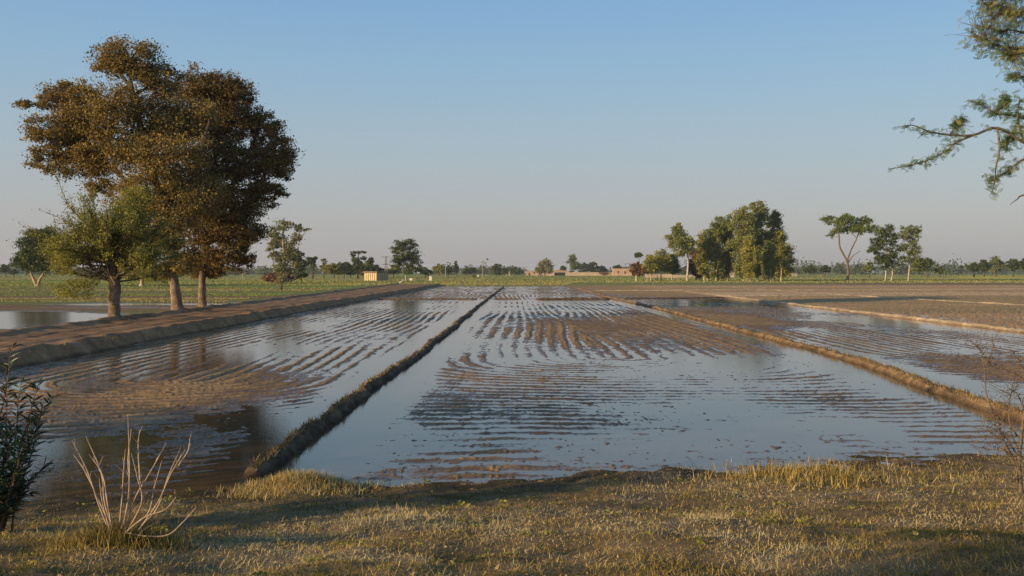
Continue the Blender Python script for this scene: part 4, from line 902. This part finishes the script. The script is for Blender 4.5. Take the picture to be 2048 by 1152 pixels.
# acacia reaching in at the upper right, trunk outside the frame
def acacia():
    D = 7.0; b = np.array([5.3, 7.6, float(bank_z(np.array(5.3), np.array(7.6))) - .1]); e = empty('acacia_tree', b, 'thorny tree reaching in from the upper right corner with fine feathery leaves', 'tree')
    W = lambda x, y, dy=0: np.array([gx(x, D), D + dy, gz(y, D)])
    T = Geo(); tr = through([b, b + (.05, 0, 1.0), b + (-.05, -.1, 2.0), b + (.1, -.2, 3.4), b + (0, -.3, 4.6)], 6); T.tube(tr, np.linspace(.14, .05, len(tr)), 10, rough=.15)
    main = [[(2180, 330, .2), (2110, 300, .1), (2048, 285, 0), (1995, 256, 0), (1940, 272, -.05), (1900, 272, -.05), (1850, 268, -.1), (1815, 255, -.1), (1784, 258, -.1)],
            [(1940, 272, -.05), (1905, 288, -.02), (1895, 300, 0), (1860, 318, 0), (1825, 330, 0), (1780, 338, 0)],
            [(1995, 256, 0), (1992, 300, -.05), (1985, 335, -.05), (1978, 365, -.08), (1972, 390, -.08)],
            [(2060, 232, .1), (2030, 225, .1), (1998, 225, .05), (1975, 210, .05), (1948, 198, .05)],
            [(2120, 300, .1), (2048, 318, 0), (2020, 338, 0), (1995, 355, 0), (1972, 362, 0)],
            [(2150, 370, .1), (2048, 390, .0), (2035, 398, 0), (2020, 409, 0)],
            [(2140, 120, .2), (2048, 92, .1), (2000, 88, .05), (1965, 76, 0), (1942, 72, 0)],
            [(2150, 90, .1), (2048, 55, .1), (2010, 60, .05), (1975, 55, 0), (1950, 52, 0)],
            [(2140, 40, .1), (2048, 15, .1), (2000, 12, .05), (1965, 8, 0)], [(2130, -10, .1), (2048, -20, .1), (1990, -15, 0), (1960, 2, 0)],
            [(2110, 160, .1), (2048, 145, .1), (2022, 156, 0)], [(1998, 225, .05), (2010, 205, .0), (2005, 190, 0)], [(2048, 285, 0), (2035, 240, 0), (2040, 195, 0)], [(2048, 255, .1), (2030, 275, .1), (2010, 300, 0)], [(1900, 272, 0), (1915, 245, 0), (1925, 236, 0)], [(2048, 92, .1), (2030, 110, 0), (2010, 100, 0)], [(2048, 40, -.1), (2015, 35, -.1), (1990, 30, 0)]]
    dense = {6, 7, 8, 9, 15, 16}
    leafy = []
    for k, s in enumerate(main):
        p = through([W(*q) for q in s], 5)
        r0 = .014 if k in (0, 6, 9) else .008; T.tube(p, np.linspace(r0, .002, len(p)), 6)
        if k != 5: leafy.append((p, (190 if k in dense else 120) if k != 2 else 50, k in dense))
        else: leafy.append((p[:6], 8, False))
    for s in ((0, 16), (6, 22), (9, 26), (4, 15), (5, 15), (7, 24), (8, 26), (3, 20), (10, 20)):
        p1 = W(*main[s[0]][0]); T.tube(curve(tr[min(s[1],24)], p1, 8, .1, .04), np.linspace(.03, .013, 8), 6)
    for i in range(26):     # the rest of the crown, beyond the frame
        a = RNG.uniform(-.9, 2.2); p0 = tr[RNG.integers(15, 25)]; p1 = p0 + np.array([math.cos(a) * 1.8, math.sin(a) * 1.6, RNG.uniform(-.2, 1.5)])
        if p1[0] < .56 * p1[1]: continue
        p = curve(p0, p1, 9, .1, .03); T.tube(p, np.linspace(.02, .004, 9), 5); leafy.append((p[3:], 60, True))
    V = []; TN = []
    for p, n, dn in leafy:
        for i in range(n):
            q = RNG.uniform(.12, 1) * (len(p) - 1.01); j = int(q); o_ = p[j] + (p[j + 1] - p[j]) * (q - j)
            if dn or RNG.random() < .35: 
                o2 = o_ + RNG.normal(0, .055 if dn else .032, 3); 
                T.tube([o_, (o_ + o2) / 2 + RNG.normal(0, .005, 3), o2], [.002, .0015, .001], 3)
                o_ = o2
            ax = RNG.normal(0, 1, 3); ax[2] = ax[2] * .5 - .25; ax /= np.linalg.norm(ax)
            sd = np.cross(ax, RNG.normal(0, 1, 3)); sd /= np.linalg.norm(sd)
            Lr = RNG.uniform(.035, .06); tn = np.clip((.62 if dn else .35) + RNG.normal(0, .2), 0, 1)
            m_ = 7
            for h_ in range(m_):
                c0 = o_ + ax * Lr * (h_ + .6) / m_
                for sg in (-1, 1):
                    ll = .0125 * math.sin(math.pi * (h_ + 1.2) / (m_ + 1.6)); d = sd * sg * ll + ax * ll * .4; w = ax * .0030
                    V.append([c0, c0 + d * .5 + w, c0 + d, c0 + d * .5 - w]); TN.append(tn)
    V = np.array(V).reshape(-1, 3); f = np.arange(len(V)).reshape(-1, 4)
    T.build('trunk', M['bark_twig'], e, smooth=True, origin=b)
    mesh_np('crown', V - b, f, M['leaf_acacia'], e, tint=np.repeat(TN, 4))
acacia()

# trees of the roadside outside the frame to the left; they throw the shade over the bank
def off_tree(x, y, h, r, label, n=9000, low=.35):
    z = float(bank_z(np.array(float(x)), np.array(float(y)))) if y < 12 else .2; b = np.array([x, y, z - .1]); e = empty('roadside_tree', b, label, 'tree', 'roadside trees left of the bank'); T = Geo()
    tr = through([b, b + (.1, 0, h * .3), b + (-.1, .1, h * .6), b + (.1, 0, h * .85)], 5); T.tube(tr, np.linspace(.2, .06, len(tr)), 8, rough=.2); P = []
    for i in range(34):
        u = RNG.normal(0, 1, 3); u /= np.linalg.norm(u); c = b + np.array([0, 0, h * (low + 1) / 2]) + u * np.array([r, r, h * (1 - low) / 2]) * RNG.uniform(.4, 1); T.tube(curve(tr[RNG.integers(6, 15)], c, 5), np.linspace(.05, .01, 5), 4)
        P.append(c + RNG.normal(0, 1, (n // 34, 3)) * r * .26)
    P = np.concatenate(P); P = P[np.abs(P[:, 0]) > .60 * P[:, 1] + .3]; V, f, tt = leaf_cards(P, .085, np.clip(RNG.normal(.5, .2, len(P)), 0, 1), .2)
    T.build('trunk', M['bark_pale'], e, smooth=True, origin=b); mesh_np('crown', V - b, f, M['leaf_green'], e, tint=tt)
off_tree(-20, 7.6, 6.6, 3.7, 'broad leafy roadside tree nearest the field left of the frame', 11000, .05)
off_tree(-15, -6.2, 6.0, 1.9, 'roadside tree behind the viewer to the left', 9000, .1)
off_tree(-12, -7.6, 4.2, 1.5, 'low roadside tree behind the viewer', 6000, .05)

# ------------------------------------------------------------------ sun, sky, air, camera
EL = math.radians(11.5); AZ = math.atan2(.63, 1.0)   # light travels toward +X and a little away from the viewer
d = Vector((math.cos(AZ) * math.cos(EL), math.sin(AZ) * math.cos(EL), -math.sin(EL)))
L = bpy.data.lights.new('sun', 'SUN'); L.energy = 4.9; L.angle = math.radians(.5); L.color = (1, .72, .40)
so = bpy.data.objects.new('sun', L); C.objects.link(so); so.rotation_euler = d.to_track_quat('-Z', 'Y').to_euler()
w = bpy.data.worlds.new('World'); scene.world = w; w.use_nodes = True; nt = w.node_tree; bg = nt.nodes['Background']
sky = N(nt, 'ShaderNodeTexSky', sky_type='NISHITA'); sky.sun_disc = False; sky.sun_elevation = EL; sky.sun_rotation = math.atan2(-d.x, -d.y)
sky.air_density = 1.0; sky.dust_density = 2.0; sky.ozone_density = 1.5
geo = N(nt, 'ShaderNodeTexCoord'); sp = N(nt, 'ShaderNodeSeparateXYZ'); nt.links.new(geo.outputs['Generated'], sp.inputs[0])
gr = ramp(nt, sp.outputs['Z'], [(0, (2.85, 2.75, 2.8)), (.06, (2.85, 2.9, 3.05)), (.13, (2.4, 3.05, 3.6)), (.20, (1.8, 2.95, 4.1)), (.27, (1.35, 2.6, 4.25)), (.5, (.8, 1.8, 3.5)), (1, (.45, 1.0, 2.2))])
mx = N(nt, 'ShaderNodeMix', data_type='RGBA'); mx.inputs[0].default_value = .8
nt.links.new(sky.outputs[0], mx.inputs[6]); nt.links.new(gr, mx.inputs[7]); nt.links.new(mx.outputs[2], bg.inputs[0]); bg.inputs[1].default_value = .12
hz = bpy.data.materials.new('haze_air'); hz.use_nodes = True; nt = hz.node_tree; nt.nodes.clear()
out = N(nt, 'ShaderNodeOutputMaterial'); pv = N(nt, 'ShaderNodeVolumePrincipled'); pv.inputs['Color'].default_value = (.86, .88, .92, 1); pv.inputs['Density'].default_value = .00013; pv.inputs['Anisotropy'].default_value = .2
nt.links.new(pv.outputs[0], out.inputs['Volume'])
g = Geo(); g.box(-8000, 8000, -700, 5200, -1.5, 42); o = g.build('haze', hz); tag(o, 'thin evening haze over the plain', 'haze', kind='stuff')

cam = bpy.data.cameras.new('camera'); cam.sensor_width = 36; cam.lens = 36 * F / 2048; cam.shift_y = -(576 - HZ) / 2048; cam.clip_end = 20000; cam.clip_start = .05
co = bpy.data.objects.new('camera', cam); C.objects.link(co); co.location = (0, 0, H); co.rotation_euler = (math.radians(90), 0, 0); scene.camera = co
scene.view_settings.view_transform = 'Standard'; scene.view_settings.look = 'None'; scene.view_settings.exposure = .42; scene.view_settings.gamma = 1
scene.render.resolution_x = 1024; scene.render.resolution_y = 576
scene.cycles.volume_bounces = 0
